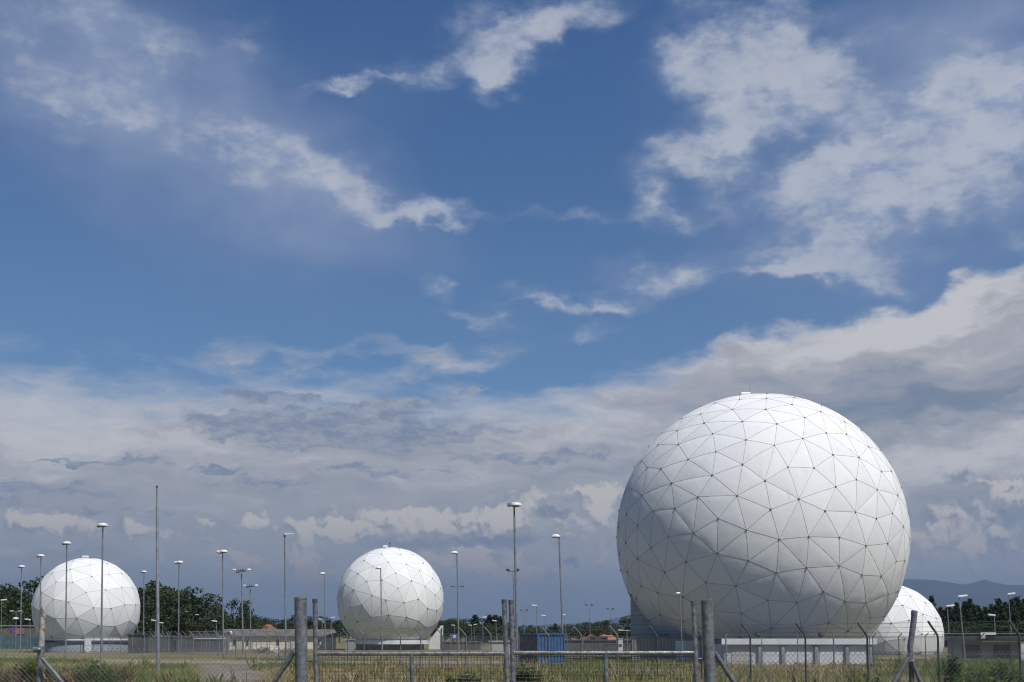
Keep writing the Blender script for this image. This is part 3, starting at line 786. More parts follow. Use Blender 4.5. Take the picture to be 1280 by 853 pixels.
# blue sign on two posts
q = at(567, 796, 178)
sg = thing('notice_sign', 'blue violet rectangular sign right of the middle radome', 'sign', (q.x, q.y, 0))
w = 10.2 / F * 178; h = 6.8 / F * 178
MB().box((0, 0, q.z), (w, .08, h)).build('board', M['sign_blue'], sg)
MB().box((.12, -.05, q.z + .02), (w * .32, .03, h * .5)).build('emblem', M['lamp_white'], sg)
for s in (-.4, .4): MB().tube([(w * s, .09, 0), (w * s, .09, q.z + h / 2)], .05, 6).build('post', M['zinc_far'], sg, True)

# utility cabinet and cross pole
q = at(775, 800, 140); zt = at(775, 799, 140).z
cb = thing('utility_cabinet', 'light grey utility cabinet left of the tall clad annex', 'cabinet', (q.x, q.y, 0))
MB().box((0, 0, zt / 2 + .05), (.62, .5, zt - .1)).build('body', M['pale_wall'], cb, bevel=.03)
MB().box((0, -.26, zt * .62), (.34, .03, .3)).build('panel', M['dark_band'], cb)
MB().box((0, 0, zt + .03), (.7, .58, .06)).build('roof', M['white_wall'], cb)
q0 = at(755, 806, 150); q1 = at(786, 806, 150)
br = thing('road_barrier', 'dark horizontal barrier bar beside the light grey cabinet', 'barrier', (q0.x, q0.y, 0))
MB().box(((q1.x - q0.x) / 2, 0, q0.z), (q1.x - q0.x, .1, .14)).build('bar', M['black_iron'], br)
for s in (.03, .97): MB().tube([((q1.x - q0.x) * s, .1, 0), ((q1.x - q0.x) * s, .1, q0.z + .1)], .06, 6).build('post', M['zinc_dark'], br, True)

# right flat building
r0 = at(1184, 800, 120); rz = at(1200, 791.5, 118).z; RA = -.36
dR = Vector((math.cos(RA), math.sin(RA), 0))
def onr(px):
    k = ray(px, 800); k = k.x / k.y
    return (k * r0.y - r0.x) / (dR.x - k * dR.y)
rw_ = onr(1276) + 9
rbld = thing('flat_building', 'dark grey flat roofed building at the right edge before the conifers', 'building', (r0.x, r0.y, 0), None, RA)
fz = rz - .72
MB().box((rw_ / 2, 3, fz / 2), (rw_, 6, fz)).build('wall', M['hall_wall'], rbld)
MB().box((rw_ / 2, 2.8, (rz + fz) / 2), (rw_ + .5, 6.9, rz - fz)).build('roof', M['dark_roof'], rbld)
MB().box((rw_ / 2, -.68, rz - .05), (rw_ + .54, .05, .10)).build('roof_edge', M['zinc_far'], rbld)
xa, xb = onr(1228), onr(1275)
MB().box(((xa + xb) / 2, -.05, fz - .10), (xb - xa, .1, .12)).build('lintel', M['cream_wall'], rbld)
xa, xb = onr(1226), onr(1245)
MB().box(((xa + xb) / 2, -.84, rz - .06), (xb - xa, .24, .24)).build('sign_beam', M['white_paint'], rbld)
MB().box((xa + .22, -.84, rz - .36), (.40, .22, .34)).build('camera_housing', M['white_paint'], rbld)
xa = onr(1275)
MB().box((xa + .55, -.3, fz / 2 - .06), (1.1, .5, fz - .13)).build('side_panel', M['white_paint'], rbld)
for px in (1213, 1252): MB().box((onr(px), -.04, fz * .42), (1.6, .08, fz * .72)).build('door', M['dark_roof'], rbld)

# shipping container
q = at(672, 829, 103); zt = at(672, 791.8, 103).z
ct = thing('shipping_container', 'blue corrugated shipping container behind the fence at the gate', 'container', (q.x, q.y, 0), None, math.radians(15.6))
W, Ln = 2.5, 6.06
def corr(mb, x0, x1, fixed, z0, z1, n, axis, depth):
    """trapezoid corrugation along an axis"""
    st = (x1 - x0) / n; pts = []
    for k in range(n):
        a = x0 + k * st; pts += [(a, 0), (a + st * .28, 0), (a + st * .5, depth), (a + st * .78, depth)]
    pts.append((x1, 0))
    for (a, d), (a2, d2) in zip(pts, pts[1:]):
        if axis == 'x': mb.quad((a, fixed + d, z0), (a2, fixed + d2, z0), (a2, fixed + d2, z1), (a, fixed + d, z1))
        else: mb.quad((fixed + d, a, z0), (fixed + d2, a2, z0), (fixed + d2, a2, z1), (fixed + d, a, z1))
mb = MB(); corr(mb, .12, W - .12, .05, .15, zt - .12, 8, 'x', .075); mb.build('end_panel', M['blue_paint'], ct)
mb = MB(); corr(mb, .12, Ln - .12, .03, .15, zt - .12, 20, 'y', .045); mb.build('side_panel', M['blue_shaded'], ct)
mb = MB(); corr(mb, .12, Ln - .12, W - .075, .15, zt - .12, 20, 'y', .045); mb.build('side_panel', M['blue_shaded'], ct)
mb = MB(); mb.box((W / 2, Ln - .06, zt / 2), (W - .2, .06, zt - .2)); mb.build('door', M['blue_shaded'], ct)
MB().box((W / 2, Ln / 2, zt - .05), (W - .1, Ln - .1, .06)).build('roof', M['blue_shaded'], ct)
mb = MB()
for x in (.065, W - .065):
    for y in (.065, Ln - .065): mb.box((x, y, zt / 2), (.13, .13, zt))
for z in (.08, zt - .07):
    for y in (.06, Ln - .06): mb.box((W / 2, y, z), (W - .26, .11, .12))
    for x in (.06, W - .06): mb.box((x, Ln / 2, z), (.11, Ln - .26, .12))
mb.build('frame', M['blue_paint'], ct)

# heap of broken slabs before the cream building
q = at(333, 811, 165)
hp = thing('rubble_heap', 'heap of broken white slabs before the cream building', 'rubble', (q.x, q.y, 0)); rr = random.Random(4)
for k in range(11):
    o = MB().box((0, 0, 0), (rr.uniform(.5, 1.5), rr.uniform(.4, .8), rr.uniform(.08, .3))).build('slab', M['broken_white'] if k % 3 else M['concrete'], hp, bevel=.02)
    o.location = (rr.uniform(-1.5, 1.5), rr.uniform(-.5, .5), rr.uniform(.1, .8)); o.rotation_euler = (rr.uniform(-.7, .7), rr.uniform(-.7, .7), rr.uniform(0, 3))

# ------------------------------------------------------------------ fences
def fabric(mb, p0, p1, z0, z1, pitch, r, n=3, tip=0.0):
    """diamond mesh: two sets of slanting wires between two ground points"""
    d = Vector((p1[0] - p0[0], p1[1] - p0[1], 0)); Lf = d.length; d.normalize(); H = z1 - z0
    nn = Vector((-d.y, d.x, 0)); cnt = int((Lf + H) / pitch) + 1
    for sgn in (0, 1):
        for k in range(cnt):
            s0 = k * pitch - H; s1 = s0 + H; za, zb = z0, z1 + tip
            s1 += tip
            if s0 < 0: za = z0 - s0; s0 = 0.0
            if s1 > Lf: zb -= (s1 - Lf); s1 = Lf
            if zb - za < .02: continue
            if sgn: s0, s1 = Lf - s0, Lf - s1
            o = nn * (r if sgn else -r)
            a = Vector((p0[0], p0[1], 0)) + d * s0 + o; c = Vector((p0[0], p0[1], 0)) + d * s1 + o
            a.z, c.z = za, zb
            mb.tube([a, c], r, n, cap=False)

# A: outer security fence, posts with slanting arms
def inv(u): return .0135 + 1.62e-5 * u
def fa(x):
    D = 1 / inv(x - 640); return ground(x, D)
E0, E1 = fa(1330), fa(120)
dirA = (E1 - E0).normalized(); LA = (E1 - E0).length
nA = Vector((-dirA.y, dirA.x, 0))
if nA.x > 0: nA = -nA                       # arms lean out to the left
anchor = (fa(1008.5) - E0).dot(dirA); SPC = 3.57
fA = thing('security_fence', 'long grey mesh security fence with slanting barbed wire arms running past the radomes', 'fence', tuple(E0))
kmin = -int(anchor / SPC); kk = kmin; tips = []; rr = random.Random(12)
BEND = EYE
while anchor + kk * SPC <= LA:
    s = anchor + kk * SPC; p = dirA * s; zb = BEND + rr.uniform(-.02, .02); lean = rr.uniform(-.012, .012)
    r = .042
    tip = p + nA * .5 + Vector((0, 0, zb + .5))
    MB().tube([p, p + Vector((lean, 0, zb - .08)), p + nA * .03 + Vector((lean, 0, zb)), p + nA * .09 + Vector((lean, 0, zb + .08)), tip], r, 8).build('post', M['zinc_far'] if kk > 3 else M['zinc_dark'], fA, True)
    tips.append((p, zb, tip)); kk += 1
mb = MB(); fabric(mb, (0, 0), (dirA.x * LA, dirA.y * LA), .05, BEND - .05, .075, .0019); mb.build('wire_mesh', M['wire'], fA)
mb = MB()
for (p, zb, tp), (p2, zb2, tp2) in zip(tips, tips[1:]):
    for f in (.25, .6, .95):
        a = p + Vector((0, 0, zb)) + (tp - p - Vector((0, 0, zb))) * f; c = p2 + Vector((0, 0, zb2)) + (tp2 - p2 - Vector((0, 0, zb2))) * f
        m_ = (a + c) / 2 - Vector((0, 0, .02)); mb.tube([a, m_, c], .006, 4, False)
    for z in (BEND - .06, 1.2, .1): mb.tube([p + Vector((0, 0, z)), p2 + Vector((0, 0, z))], .006, 4, False)
mb.build('barbed_wire', M['wire'], fA)

def straight_fence(name, label, p0, p1, h, spc, pitch, pr, arm=0.0, thick_every=0, mat=None, armdir=None):
    t = thing(name, label, 'fence', tuple(p0)); d = p1 - p0; L_ = d.length; d.normalize(); n = max(1, round(L_ / spc)); rr = random.Random(len(label))
    nn = Vector((d.y, -d.x, 0)) if armdir is None else armdir
    for k in range(n + 1):
        p = d * (L_ * k / n); r = pr * (1.7 if thick_every and k % thick_every == 0 else 1)
        pts = [p, p + Vector((rr.uniform(-.02, .02), 0, h + rr.uniform(-.03, .05)))]
        if arm: pts += [pts[-1] + Vector((0, 0, .06)) + nn * .06, pts[-1] + nn * arm + Vector((0, 0, arm))]
        MB().tube(pts, r, 7).build('post', mat or M['zinc_far'], t, True)
    mb = MB(); fabric(mb, (0, 0), (d.x * L_, d.y * L_), .05, h - .05, pitch, .0021)
    for z in (h - .05, h * .5): mb.tube([(0, 0, z), (d.x * L_, d.y * L_, z)], .012, 4, False)
    mb.build('wire_mesh', M['wire'], t)
    return t
straight_fence('inner_fence', 'inner chain link fence with straight posts right before the garages', ground(908, 93), ground(1088, 92), 2.45, 2.6, .11, .035, 0, 3)
straight_fence('inner_fence', 'inner fence with slanting arms before the half hidden right radome', ground(1092, 91), ground(1300, 84), 2.25, 2.1, .11, .035, .28, 0, M['zinc_dark'], Vector((.8, -.5, 0)))
straight_fence('yard_fence', 'yard fence with slanting arms before the dark sheds at left', ground(136, 150), ground(290, 140), 2.35, 2.0, .16, .04, .38, 0, None, Vector((-.85, -.4, 0)))
straight_fence('yard_fence', 'yard fence with slanting arms before the cream building', ground(284, 165), ground(372, 150), 2.35, 2.4, .16, .04, .38, 0, None, Vector((-.85, -.4, 0)))
straight_fence('yard_fence', 'yard fence with slanting arms behind the blue container', ground(690, 140), ground(792, 133), 2.3, 2.1, .16, .04, .35, 0, None, Vector((.8, -.4, 0)))
straight_fence('yard_fence', 'yard fence between the blue sign and the grey metal cabin', ground(556, 170), ground(640, 150), 2.3, 2.2, .16, .04, .3, 0, None, Vector((.8, -.4, 0)))
straight_fence('low_fence', 'plain wire fence around the left radome base', ground(-20, 186), ground(140, 158), 2.0, 2.6, .2, .04)

# ------------------------------------------------------------------ gate and near fence
DG = 13.0
def gp(x, y, D=DG): return at(x, y, D)
def near_tube(name, mat, parent, pts, r, n=14, base=None):
    b0 = parent.location
    return MB().tube([Vector(p) - Vector(b0) for p in pts], r, n).build(name, mat, parent, True)
def to_ground(x0, y0, x1, y1, D=DG):
    """continue the line from x0,y0 (top) through x1,y1 down to the ground"""
    a, c = gp(x0, y0, D), gp(x1, y1, D); t = a.z / (a.z - c.z); return a, a + (c - a) * t
# main posts
for (xt, yt, xb, r, lab, br, nm) in ((375.7, 748.5, 377.0, .0675, 'thick grey steel gate post with capped top at the left of the gate', (366, 817, 341, 853), 0), (883.4, 751.5, 887.6, .064, 'thick grey steel gate post with capped top at the right of the gate', (894, 816, 919, 853), 1)):
    a, g0 = to_ground(xt, yt, xb, 853)
    t = thing('gate_post', lab, 'gate post', tuple(g0), 'thick gate posts')
    near_tube('post', M['zinc'], t, [g0 - Vector((0, 0, .05)), a], r, 22)
    ax = (a - g0).normalized()
    near_tube('cap', M['zinc_worn'], t, [a - ax * .012, a + ax * .012, a + ax * .022], [r * 1.05, r * 1.05, r * .8], 22)
    b1, bg = to_ground(*br)
    b1 = b1 + Vector((0, .02, 0)); bg = bg + Vector((0, .5, 0))
    near_tube('brace', M['zinc'], t, [b1, bg], .027, 12)
    hx = 384 if nm == 0 else 875.5
    hq = gp(hx, 826 if nm == 0 else 824)
    s = 1 if nm == 0 else -1
    near_tube('hinge', M['zinc_dark'], t, [hq - Vector((.07 * s, 0, 0)), hq + Vector((.055 * s, 0, 0))], .014, 8)
# gate leaves
def leaf(lab, xl, ytl, xlb, xr, ytr, xrb, yrail, xv):
    al, gl = to_ground(xl, ytl, xlb, 853); ar, gr = to_ground(xr, ytr, xrb, 853)
    al, gl, ar, gr = [Vector(v) for v in (al, gl, ar, gr)]
    zl = .12
    t = thing('gate_leaf', lab, 'gate', (gl.x, gl.y, 0), 'gate leaves')
    def on(a, g_, z): return g_ + (a - g_) * (z / a.z)
    near_tube('upright', M['zinc_worn'], t, [on(al, gl, zl), al], .027, 14)
    near_tube('upright', M['zinc_worn'], t, [on(ar, gr, zl), ar], .027, 14)
    for a in (al, ar): near_tube('end_cap', M['zinc_dark'], t, [a - Vector((0, 0, .03)), a + Vector((0, 0, .008))], .029, 14)
    zr = gp(xv, yrail).z
    rl, rr_ = on(al, gl, zr), on(ar, gr, zr)
    near_tube('top_rail', M['zinc_worn'], t, [rl, (rl + rr_) / 2 + Vector((0, 0, -.002)), rr_], .0235, 14)
    near_tube('bottom_rail', M['zinc_worn'], t, [on(al, gl, zl + .03), on(ar, gr, zl + .03)], .0235, 14)
    vx = gp(xv, yrail).x; f = (vx - rl.x) / (rr_.x - rl.x)
    near_tube('mullion', M['zinc_worn'], t, [rl + (rr_ - rl) * f, on(al, gl, zl) + (on(ar, gr, zl) - on(al, gl, zl)) * f], .0235, 14)
    mb = MB(); o = Vector(t.location); pit = .0345; n = int((rr_.x - rl.x) / pit)
    bl, brr = on(al, gl, zl + .03), on(ar, gr, zl + .03); rj = random.Random(int(xl))
    for k in range(1, n):
        f = k / n; j = Vector((rj.uniform(-.004, .004), .006, 0)); mb.tube([bl + (brr - bl) * f - o + j, rl + (rr_ - rl) * f - o + j], .0024, 4, False)
    m = int((zr - zl) / .038)
    for k in range(1, m):
        f = k / m; mb.tube([bl + (rl - bl) * f - o, brr + (rr_ - brr) * f - o], .0024, 4, False)
    mb.build('wire_mesh', M['wire_dark'], t)
leaf('left steel gate leaf with square wire mesh below a worn rail', 393.8, 750, 395.2, 630.2, 750.5, 634.0, 817.2, 514.6)
leaf('right steel gate leaf with square wire mesh below a rust stained rail', 638.8, 751, 641.6, 866.9, 752.5, 871.0, 816.4, 756.8)
# chain link fences left and right of the gate
def chain(lab, x0, x1, ytop, D0, D1, sag=0.0):
    p0, p1 = gp(x0, ytop, D0), gp(x1, ytop, D1); h = p0.z
    t = thing('chain_link_fence', lab, 'fence', (p0.x, p0.y, 0), 'chain link fences beside the gate')
    mb = MB(); fabric(mb, (0, 0), (p1.x - p0.x, p1.y - p0.y), .03, h, .056, .0019, 4, .03); mb.build('wire_mesh', M['wire'], t)
    mb = MB()
    for z in (h - .01, h * .55, .1): mb.tube([(0, 0, z), (p1.x - p0.x, p1.y - p0.y, z)], .002, 5, False)
    mb.build('tension_wire', M['wire'], t)
    return t
fl = chain('slack diamond chain link fence left of the gate with rusty leaning post', -60, 371, 813.5, 13.3, 13.05)
fr = chain('diamond chain link fence right of the gate with bent braced post', 892, 1340, 818, 13.05, 13.4)
def child_tube(par, name, mat, pts, r, n=14):
    rt = par.parent or par
    return MB().tube([Vector(p) - Vector(rt.location) for p in pts], r, n).build(name, mat, par, True)
# rusty leaning post
a, g0 = to_ground(54.3, 758.5, 49.3, 853, 13.2); mid_ = a + (g0 - a) * ((a.z - gp(52, 808, 13.2).z) / a.z)
po = child_tube(fl, 'post', M['zinc'], [g0, mid_], .035); po['label'] = 'leaning post, its upper half rusty'
child_tube(po, 'rusty_top', M['zinc_rusty'], [mid_, a - (a - g0).normalized() * .01, a], [.0335, .032, .028])
q1 = gp(44.5, 812, 13.15); q2 = gp(51, 812, 13.15)
child_tube(po, 'clamp', M['zinc_worn'], [q1 - Vector((.02, 0, 0)), q1 + Vector((.02, 0, 0)), q2], [.03, .03, .018])
b1, bg = to_ground(52.5, 823, 76, 853, 13.1); child_tube(fl, 'brace', M['zinc'], [b1, bg + Vector((0, .3, 0))], .022)
# bent post
lowp = gp(1138.8, 853, 13.1); kink = gp(1138.5, 815, 13.1); tp = gp(1142.9, 765.5, 13.1); gl_ = Vector((lowp.x, lowp.y, 0))
po = child_tube(fr, 'post', M['zinc_dark'], [gl_, kink - Vector((0, 0, .02))], .026); po['label'] = 'lower dark part of the bent post'
child_tube(fr, 'post', M['zinc'], [kink - Vector((.0, .0, .03)), kink + Vector((-.006, 0, .05)), tp - Vector((.01, 0, .1)), tp], .0325)
child_tube(fr, 'post_cap', M['zinc_worn'], [tp - Vector((.004, 0, .03)), tp + Vector((.001, 0, .012)), tp + Vector((.002, 0, .02))], [.035, .035, .026])
kq = gp(1138.5, 822, 13.05)
mb = MB(); o = Vector(fr.location)
for k in range(9): 
    dz = (k - 4) * .011; pts = [kq - o + Vector((.036 * math.cos(t_ * .7 + k), .036 * math.sin(t_ * .7 + k), dz + .004 * math.sin(t_))) for t_ in range(10)]
    mb.tube(pts, .004, 5)
mb.build('wire_binding', M['zinc_rusty'], fr)
b1, bg = to_ground(1135.5, 822, 1117, 853, 13.0); child_tube(fr, 'brace', M['zinc'], [b1, bg + Vector((0, -.2, 0))], .024)
b1, bg = to_ground(1140.5, 829, 1151.5, 853, 13.05); child_tube(fr, 'brace', M['zinc'], [b1, bg + Vector((0, .3, 0))], .022)
# ------------------------------------------------------------------ lamp posts
def lamp(label, xt, yt, xb, D, kind, group, r=None, name='street_lamp', zfoot=0.0, cat='street lamp'):
    top = at(xt, yt, D); base = ground(xb, D)
    # xb is where the pole is seen just above the horizon line of sight; carry the lean down to the ground
    q = at(xb, 800, D); t_ = top.z / max(.1, top.z - q.z); foot = top + (q - top) * t_; foot.z = 0
    t = thing(name, label, cat, tuple(foot), group)
    v = top - foot; H = v.length
    def al(f): return v * f
    r0 = r or .085; s = D / F          # metres per picture unit
    if kind in ('disc', 'twin_disc', 'big_disc'):
        neck = 1.05 if H > 9 else .7
        MB().tube([al(0), al(.08), al(.081), al(1 - neck / H)], [r0 * 1.25, r0 * 1.25, r0, r0 * .8], 9).build('pole', M['zinc_far'], t, True)
        MB().tube([al(1 - neck / H), al(1)], r0 * .62, 8).build('neck', M['zinc_dark'], t, True)
        W = .43 if kind != 'big_disc' else .44
        def head(c):
            h = MB().lathe([(.10, -.10), (W * .6, -.06), (W * .97, .0)], c, 16).build('lamp_base', M['lamp_grey'], t, True)
            MB().lathe([(W, .0), (W * 1.02, .07), (W * .86, .19), (W * .45, .25), (.02, .265)], c, 16).build('lamp_hood', M['lamp_white'], h, True)
        head(tuple(v + Vector((.0 if kind == 'disc' else .12, 0, -.12))))
        if kind == 'disc': MB().box(tuple(v + Vector((-.40, .15, -.16))), (.2, .5, .12)).build('bracket', M['lamp_grey'], t)
        if kind == 'big_disc': MB().box(tuple(v + Vector((-.37, .05, -.06))), (.26, .3, .22)).build('ballast_box', M['lamp_grey'], t)
        if kind == 'twin_disc': head(tuple(v + Vector((-.46, .7, -.14))))
    elif kind in ('hood', 'hood_small'):
        sg = -1; hs = 1.0 if kind == 'hood' else .45
        MB().tube([al(0), al(.1), al(.101), al(1)], [r0 * 1.2, r0 * 1.2, r0 * .95, r0 * .72], 9).build('pole', M['zinc_far'], t, True)
        hd = MB().prism([(sg * x * hs, z * hs) for x, z in [(-.1, -.06), (.12, -.13), (.52, -.13), (.70, -.06), (.70, -.02), (-.1, -.02)]], -.15 * hs, .15 * hs, 0, tuple(v)).build('lamp_base', M['lamp_grey'], t)
        MB().lathe([(1, 0), (.98, .08 * hs), (.75, .2 * hs), (.35, .25 * hs), (.05, .26 * hs)], tuple(v + Vector((sg * .32 * hs, 0, -.018))), 14, .42 * hs, .19 * hs).build('lamp_hood', M['lamp_white'], t, True)
    elif kind == 'flat_arm':
        MB().tube([al(0), al(.1), al(.101), al(1)], [r0 * 1.2, r0 * 1.2, r0 * .95, r0 * .75], 9).build('pole', M['zinc_far'], t, True)
        MB().prism([(0, -.08), (.25, -.02), (.95, .03), (.95, .09), (.25, .12), (0, .08)], -.12, .12, 0, tuple(v)).build('lamp_head', M['lamp_white'], t)
        MB().box(tuple(v + Vector((0, 0, -.12))), (.2, .2, .26)).build('bracket', M['zinc_dark'], t)
    elif kind == 'cluster':
        MB().tube([al(0), al(1)], [r0 * 1.1, r0 * .8], 9).build('pole', M['zinc_far'], t, True)
        mb = MB()
        for k in range(14):
            a = 2 * math.pi * k / 14; a2 = 2 * math.pi * (k + 1) / 14
            mb.tube([v + Vector((.62 * math.cos(a), .62 * math.sin(a), -.1)), v + Vector((.62 * math.cos(a2), .62 * math.sin(a2), -.1))], .05, 5)
        mb.tube([v + Vector((-.62, 0, -.1)), v + Vector((.62, 0, -.1))], .04, 5)
        mb.build('ring', M['zinc_dark'], t)
        for k, (x, y, z) in enumerate(((-.85, -.2, .02), (-.35, -.55, -.28), (.35, -.5, .0), (.95, .1, .06), (-.1, .6, .05))):
            h = MB().box((0, 0, 0), (.42, .26, .22)).build('floodlight', M['lamp_white'] if k in (3, 0) else M['lamp_grey'], t, bevel=.04)
            h.location = v + Vector((x, y, z)); h.rotation_euler = (.35, 0, k * 1.1)
    elif kind == 'twin_flood':
        MB().tube([al(0), al(1)], [r0, r0 * .75], 8).build('pole', M['zinc_far'], t, True)
        MB().tube([v + Vector((-.55, 0, -.1)), v + Vector((.55, 0, -.1))], .05, 6).build('crossarm', M['zinc_dark'], t)
        for sx in (-1, 1):
            h = MB().box((0, 0, 0), (.40, .3, .36)).build('floodlight', M['lamp_grey'], t, bevel=.06); h.location = v + Vector((.62 * sx, -.1, .12)); h.rotation_euler = (.5, 0, -.3 * sx)
    elif kind == 'tee':
        MB().tube([al(0), al(1)], [r0, r0 * .75], 8).build('pole', M['zinc_far'], t, True)
        MB().tube([v + Vector((-1.0, 0, 0)), v + Vector((1.0, 0, 0))], .05, 6).build('crossarm', M['zinc_far'], t)
        for sx in (-1, 1): MB().box(tuple(v + Vector((.78 * sx, 0, .06))), (.66, .3, .16)).build('lamp_head', M['lamp_white'], t, bevel=.04)
    elif kind in ('box', 'box_right'):
        sg = -1 if kind == 'box' else 1
        MB().tube([al(0), al(1)], [r0, r0 * .75], 8).build('pole', M['zinc_far'], t, True)
        h = MB().box((0, 0, 0), (.9, .34, .2)).build('lamp_head', M['lamp_white'], t, bevel=.05); h.location = v + Vector((sg * .33, 0, .05)); h.rotation_euler = (0, -sg * .12, 0)
    return t, v
G1 = 'tall disc lamps around the left radome'
lamp('disc lamp far left before the dark trees, lowest of the three left of the dome', 27.2, 708, 25.6, 164, 'disc', G1)
lamp('disc lamp standing close behind the rusty leaning post', 51.2, 694.5, 49.8, 141, 'disc', G1)
lamp('disc lamp rising before the left part of the left radome', 83.6, 678.5, 82.2, 122, 'disc', G1)
lamp('tallest disc lamp, before the right part of the left radome', 128.6, 656, 126.8, 102, 'disc', G1)
lamp('disc lamp just right of the left radome before the trees', 180, 714.5, 179.4, 185, 'disc', G1)
G2 = 'twin disc lamps along the yard'
lamp('lower twin disc lamp right of the tall bare mast', 223.8, 702.5, 223.2, 150, 'twin_disc', G2)
lamp('taller twin disc lamp left of the round tree', 278.2, 689, 279, 128, 'twin_disc', G2)
G3 = 'floodlight masts before the left trees'
lamp('taller floodlight mast with ring of lamps before the round tree', 301.8, 713, 303.6, 150, 'cluster', G3, .1, 'floodlight_mast', cat='floodlight mast')
lamp('shorter floodlight mast with ring of lamps right of the round tree', 312.8, 732.5, 313.4, 185, 'cluster', G3, .09, 'floodlight_mast', cat='floodlight mast')
lamp('tall lamp with flat arm pointing right, left of the thick gate post', 355.7, 668, 357.2, 112, 'flat_arm', None)
G4 = 'hooded lamps behind the gate'
lamp('hooded lamp left of the middle radome behind the gate post', 405.6, 717.5, 406.3, 185, 'hood', G4)
lamp('hooded lamp standing before the middle radome', 475.8, 710.5, 477.4, 165, 'hood', G4, .1)
t, v = lamp('hooded lamp with small crossarm right of the middle radome', 571.2, 691.5, 573.2, 140, 'hood', G4, .1)
zc = at(571, 733.5, 140).z
def crossarm(t, v, z):
    f = z / v.z; c = v * f
    MB().tube([c + Vector((-.6, 0, 0)), c + Vector((.6, 0, 0))], .04, 6).build('crossarm', M['zinc_dark'], t)
    for sx in (-1, 1): 
        o = MB().box((0, 0, 0), (.30, .2, .16)).build('floodlight', M['lamp_grey'], t, bevel=.04); o.location = c + Vector((.62 * sx, -.05, .06)); o.rotation_euler = (.4, .15 * sx, 0)
crossarm(t, v, zc)
lamp('tallest lamp with round white head right of the gate centre posts', 642.6, 630.5, 646.2, 88, 'big_disc', None, .1)
lamp('slim mast with two small dark floodlights directly behind the tallest lamp', 641.2, 713.5, 644.6, 150, 'twin_flood', None, .075, 'floodlight_mast', cat='floodlight mast')
lamp('hooded lamp behind the blue container', 698.8, 671, 703.5, 116, 'hood', G4, .1)
lamp('low hooded lamp right before the biggest radome', 850, 742, 852.2, 90, 'hood_small', G4, .05)
# distant small lamps
G5 = 'small lamps far behind the fence in the middle'
for lab, x, y, xb, D, k in (
    ('small white headed lamp rising over the left end of the blue container', 670.4, 757.5, 671.3, 190, 'box'),
    ('small white headed lamp over the right half of the blue container', 681.3, 770, 681.8, 230, 'box'),
    ('small lamp just right of the hooded lamp at the container', 706, 769, 708, 220, 'box'),
    ('small white headed lamp left of the gate centre posts', 603.4, 772, 603.6, 230, 'box_right'),
    ('small white headed lamp nearest left of the gate centre posts', 620, 776.5, 620.4, 240, 'box'),
    ('tiny lamp before the conifers right of the blue sign, left of a pair', 589.5, 782, 589.8, 300, 'box'),
    ('tiny lamp before the conifers right of the blue sign, right of a pair', 592.5, 781, 592.8, 300, 'box_right'),
    ('tiny lamp right above the blue sign', 568.2, 782, 568.5, 300, 'box'),
    ('tiny lamp right of the thick left gate post', 402.5, 774.5, 403, 240, 'box'),
    ('tiny lamp between the left gate post and the middle radome', 414, 772.5, 414, 240, 'box_right')):
    lamp(lab, x, y, xb, D, k, G5, .07)
G6 = 'dark twin floodlight masts on the far field'
for lab, x, y, xb, D in (('dark twin floodlight mast above the middle of the blue container', 655.3, 763, 655.3, 260), ('dark twin floodlight mast above the white gable house', 736.5, 756.5, 738, 250), ('dark twin floodlight mast left of the grey annex', 763, 761.5, 764, 270)):
    lamp(lab, x, y, xb, D, 'twin_flood', G6, .07, 'floodlight_mast', cat='floodlight mast')
lamp('tee shaped light pole beside the grey annex', 783.5, 788.5, 784, 150, 'tee', None, .06)
G7 = 'low tee lamps before the left trees'
for lab, x, y, xb, D in (('low tee lamp before trees at the far left edge', 20, 764.5, 20.3, 215), ('low tee lamp before trees, left of the twin disc lamp', 228, 765.5, 228, 240), ('low tee lamp before trees, right of the twin disc lamp', 241.5, 769, 241.7, 245), ('low tee lamp before the round tree, rightmost of its row', 254.5, 774, 254.6, 250)):
    lamp(lab, x, y, xb, D, 'tee', G7, .06)
G8 = 'low lamps before the left trees'
for lab, x, y, xb, D, k in (('pole with white headed lamp at the left edge of the view', 2.2, 750.5, 1.2, 190, 'box_right'), ('low disc lamp under the tee lamp left of the left radome', 19.6, 773, 19.7, 180, 'disc'), ('low lamp touching the left side of the left radome', 37.3, 775, 38, 190, 'box'), ('low lamp touching the right side of the left radome', 172, 773.5, 171.5, 190, 'box'), ('low lamp at the dark tree edge right of the disc lamp', 194.2, 776, 194, 220, 'box'), ('low lamp before dark trees right of the tall bare mast', 203.5, 779, 203.3, 230, 'box'), ('low white headed lamp left of the taller twin disc lamp', 270.5, 777, 271, 200, 'box')):
    lamp(lab, x, y, xb, D, k, G8, .06)
G9 = 'lamps before the conifers at the right'
for lab, x, y, xb, D, k in (('leaning lamp nearest right of the half hidden radome', 1184, 758, 1186.6, 135, 'box_right'), ('taller leaning lamp with bent white head left on the flat building', 1198.8, 746, 1204.3, 116, 'box_right'), ('short lamp behind the flat building between two taller ones', 1242.8, 769.5, 1244.5, 150, 'box'), ('leaning lamp with bright head at the right edge', 1260.3, 743, 1264.6, 140, 'box_right')):
    lamp(lab, x, y, xb, D, k, G9, .07)
# bare mast
a = at(196.2, 610, 73); q = at(197.4, 800, 73); f_ = a + (q - a) * (a.z / (a.z - q.z)); f_.z = 0
t = thing('bare_mast', 'tall bare grey mast without lamp right of the left radome', 'mast', tuple(f_))
vv = a - f_
MB().tube([vv * 0, vv * .5, vv * .505, vv * .9, vv * .905, vv], [.105, .10, .085, .08, .06, .055], 12).build('pole', M['zinc_far'], t, True)
MB().tube([vv, vv * 1.012], .065, 10).build('pole_cap', M['zinc_dark'], t, True)

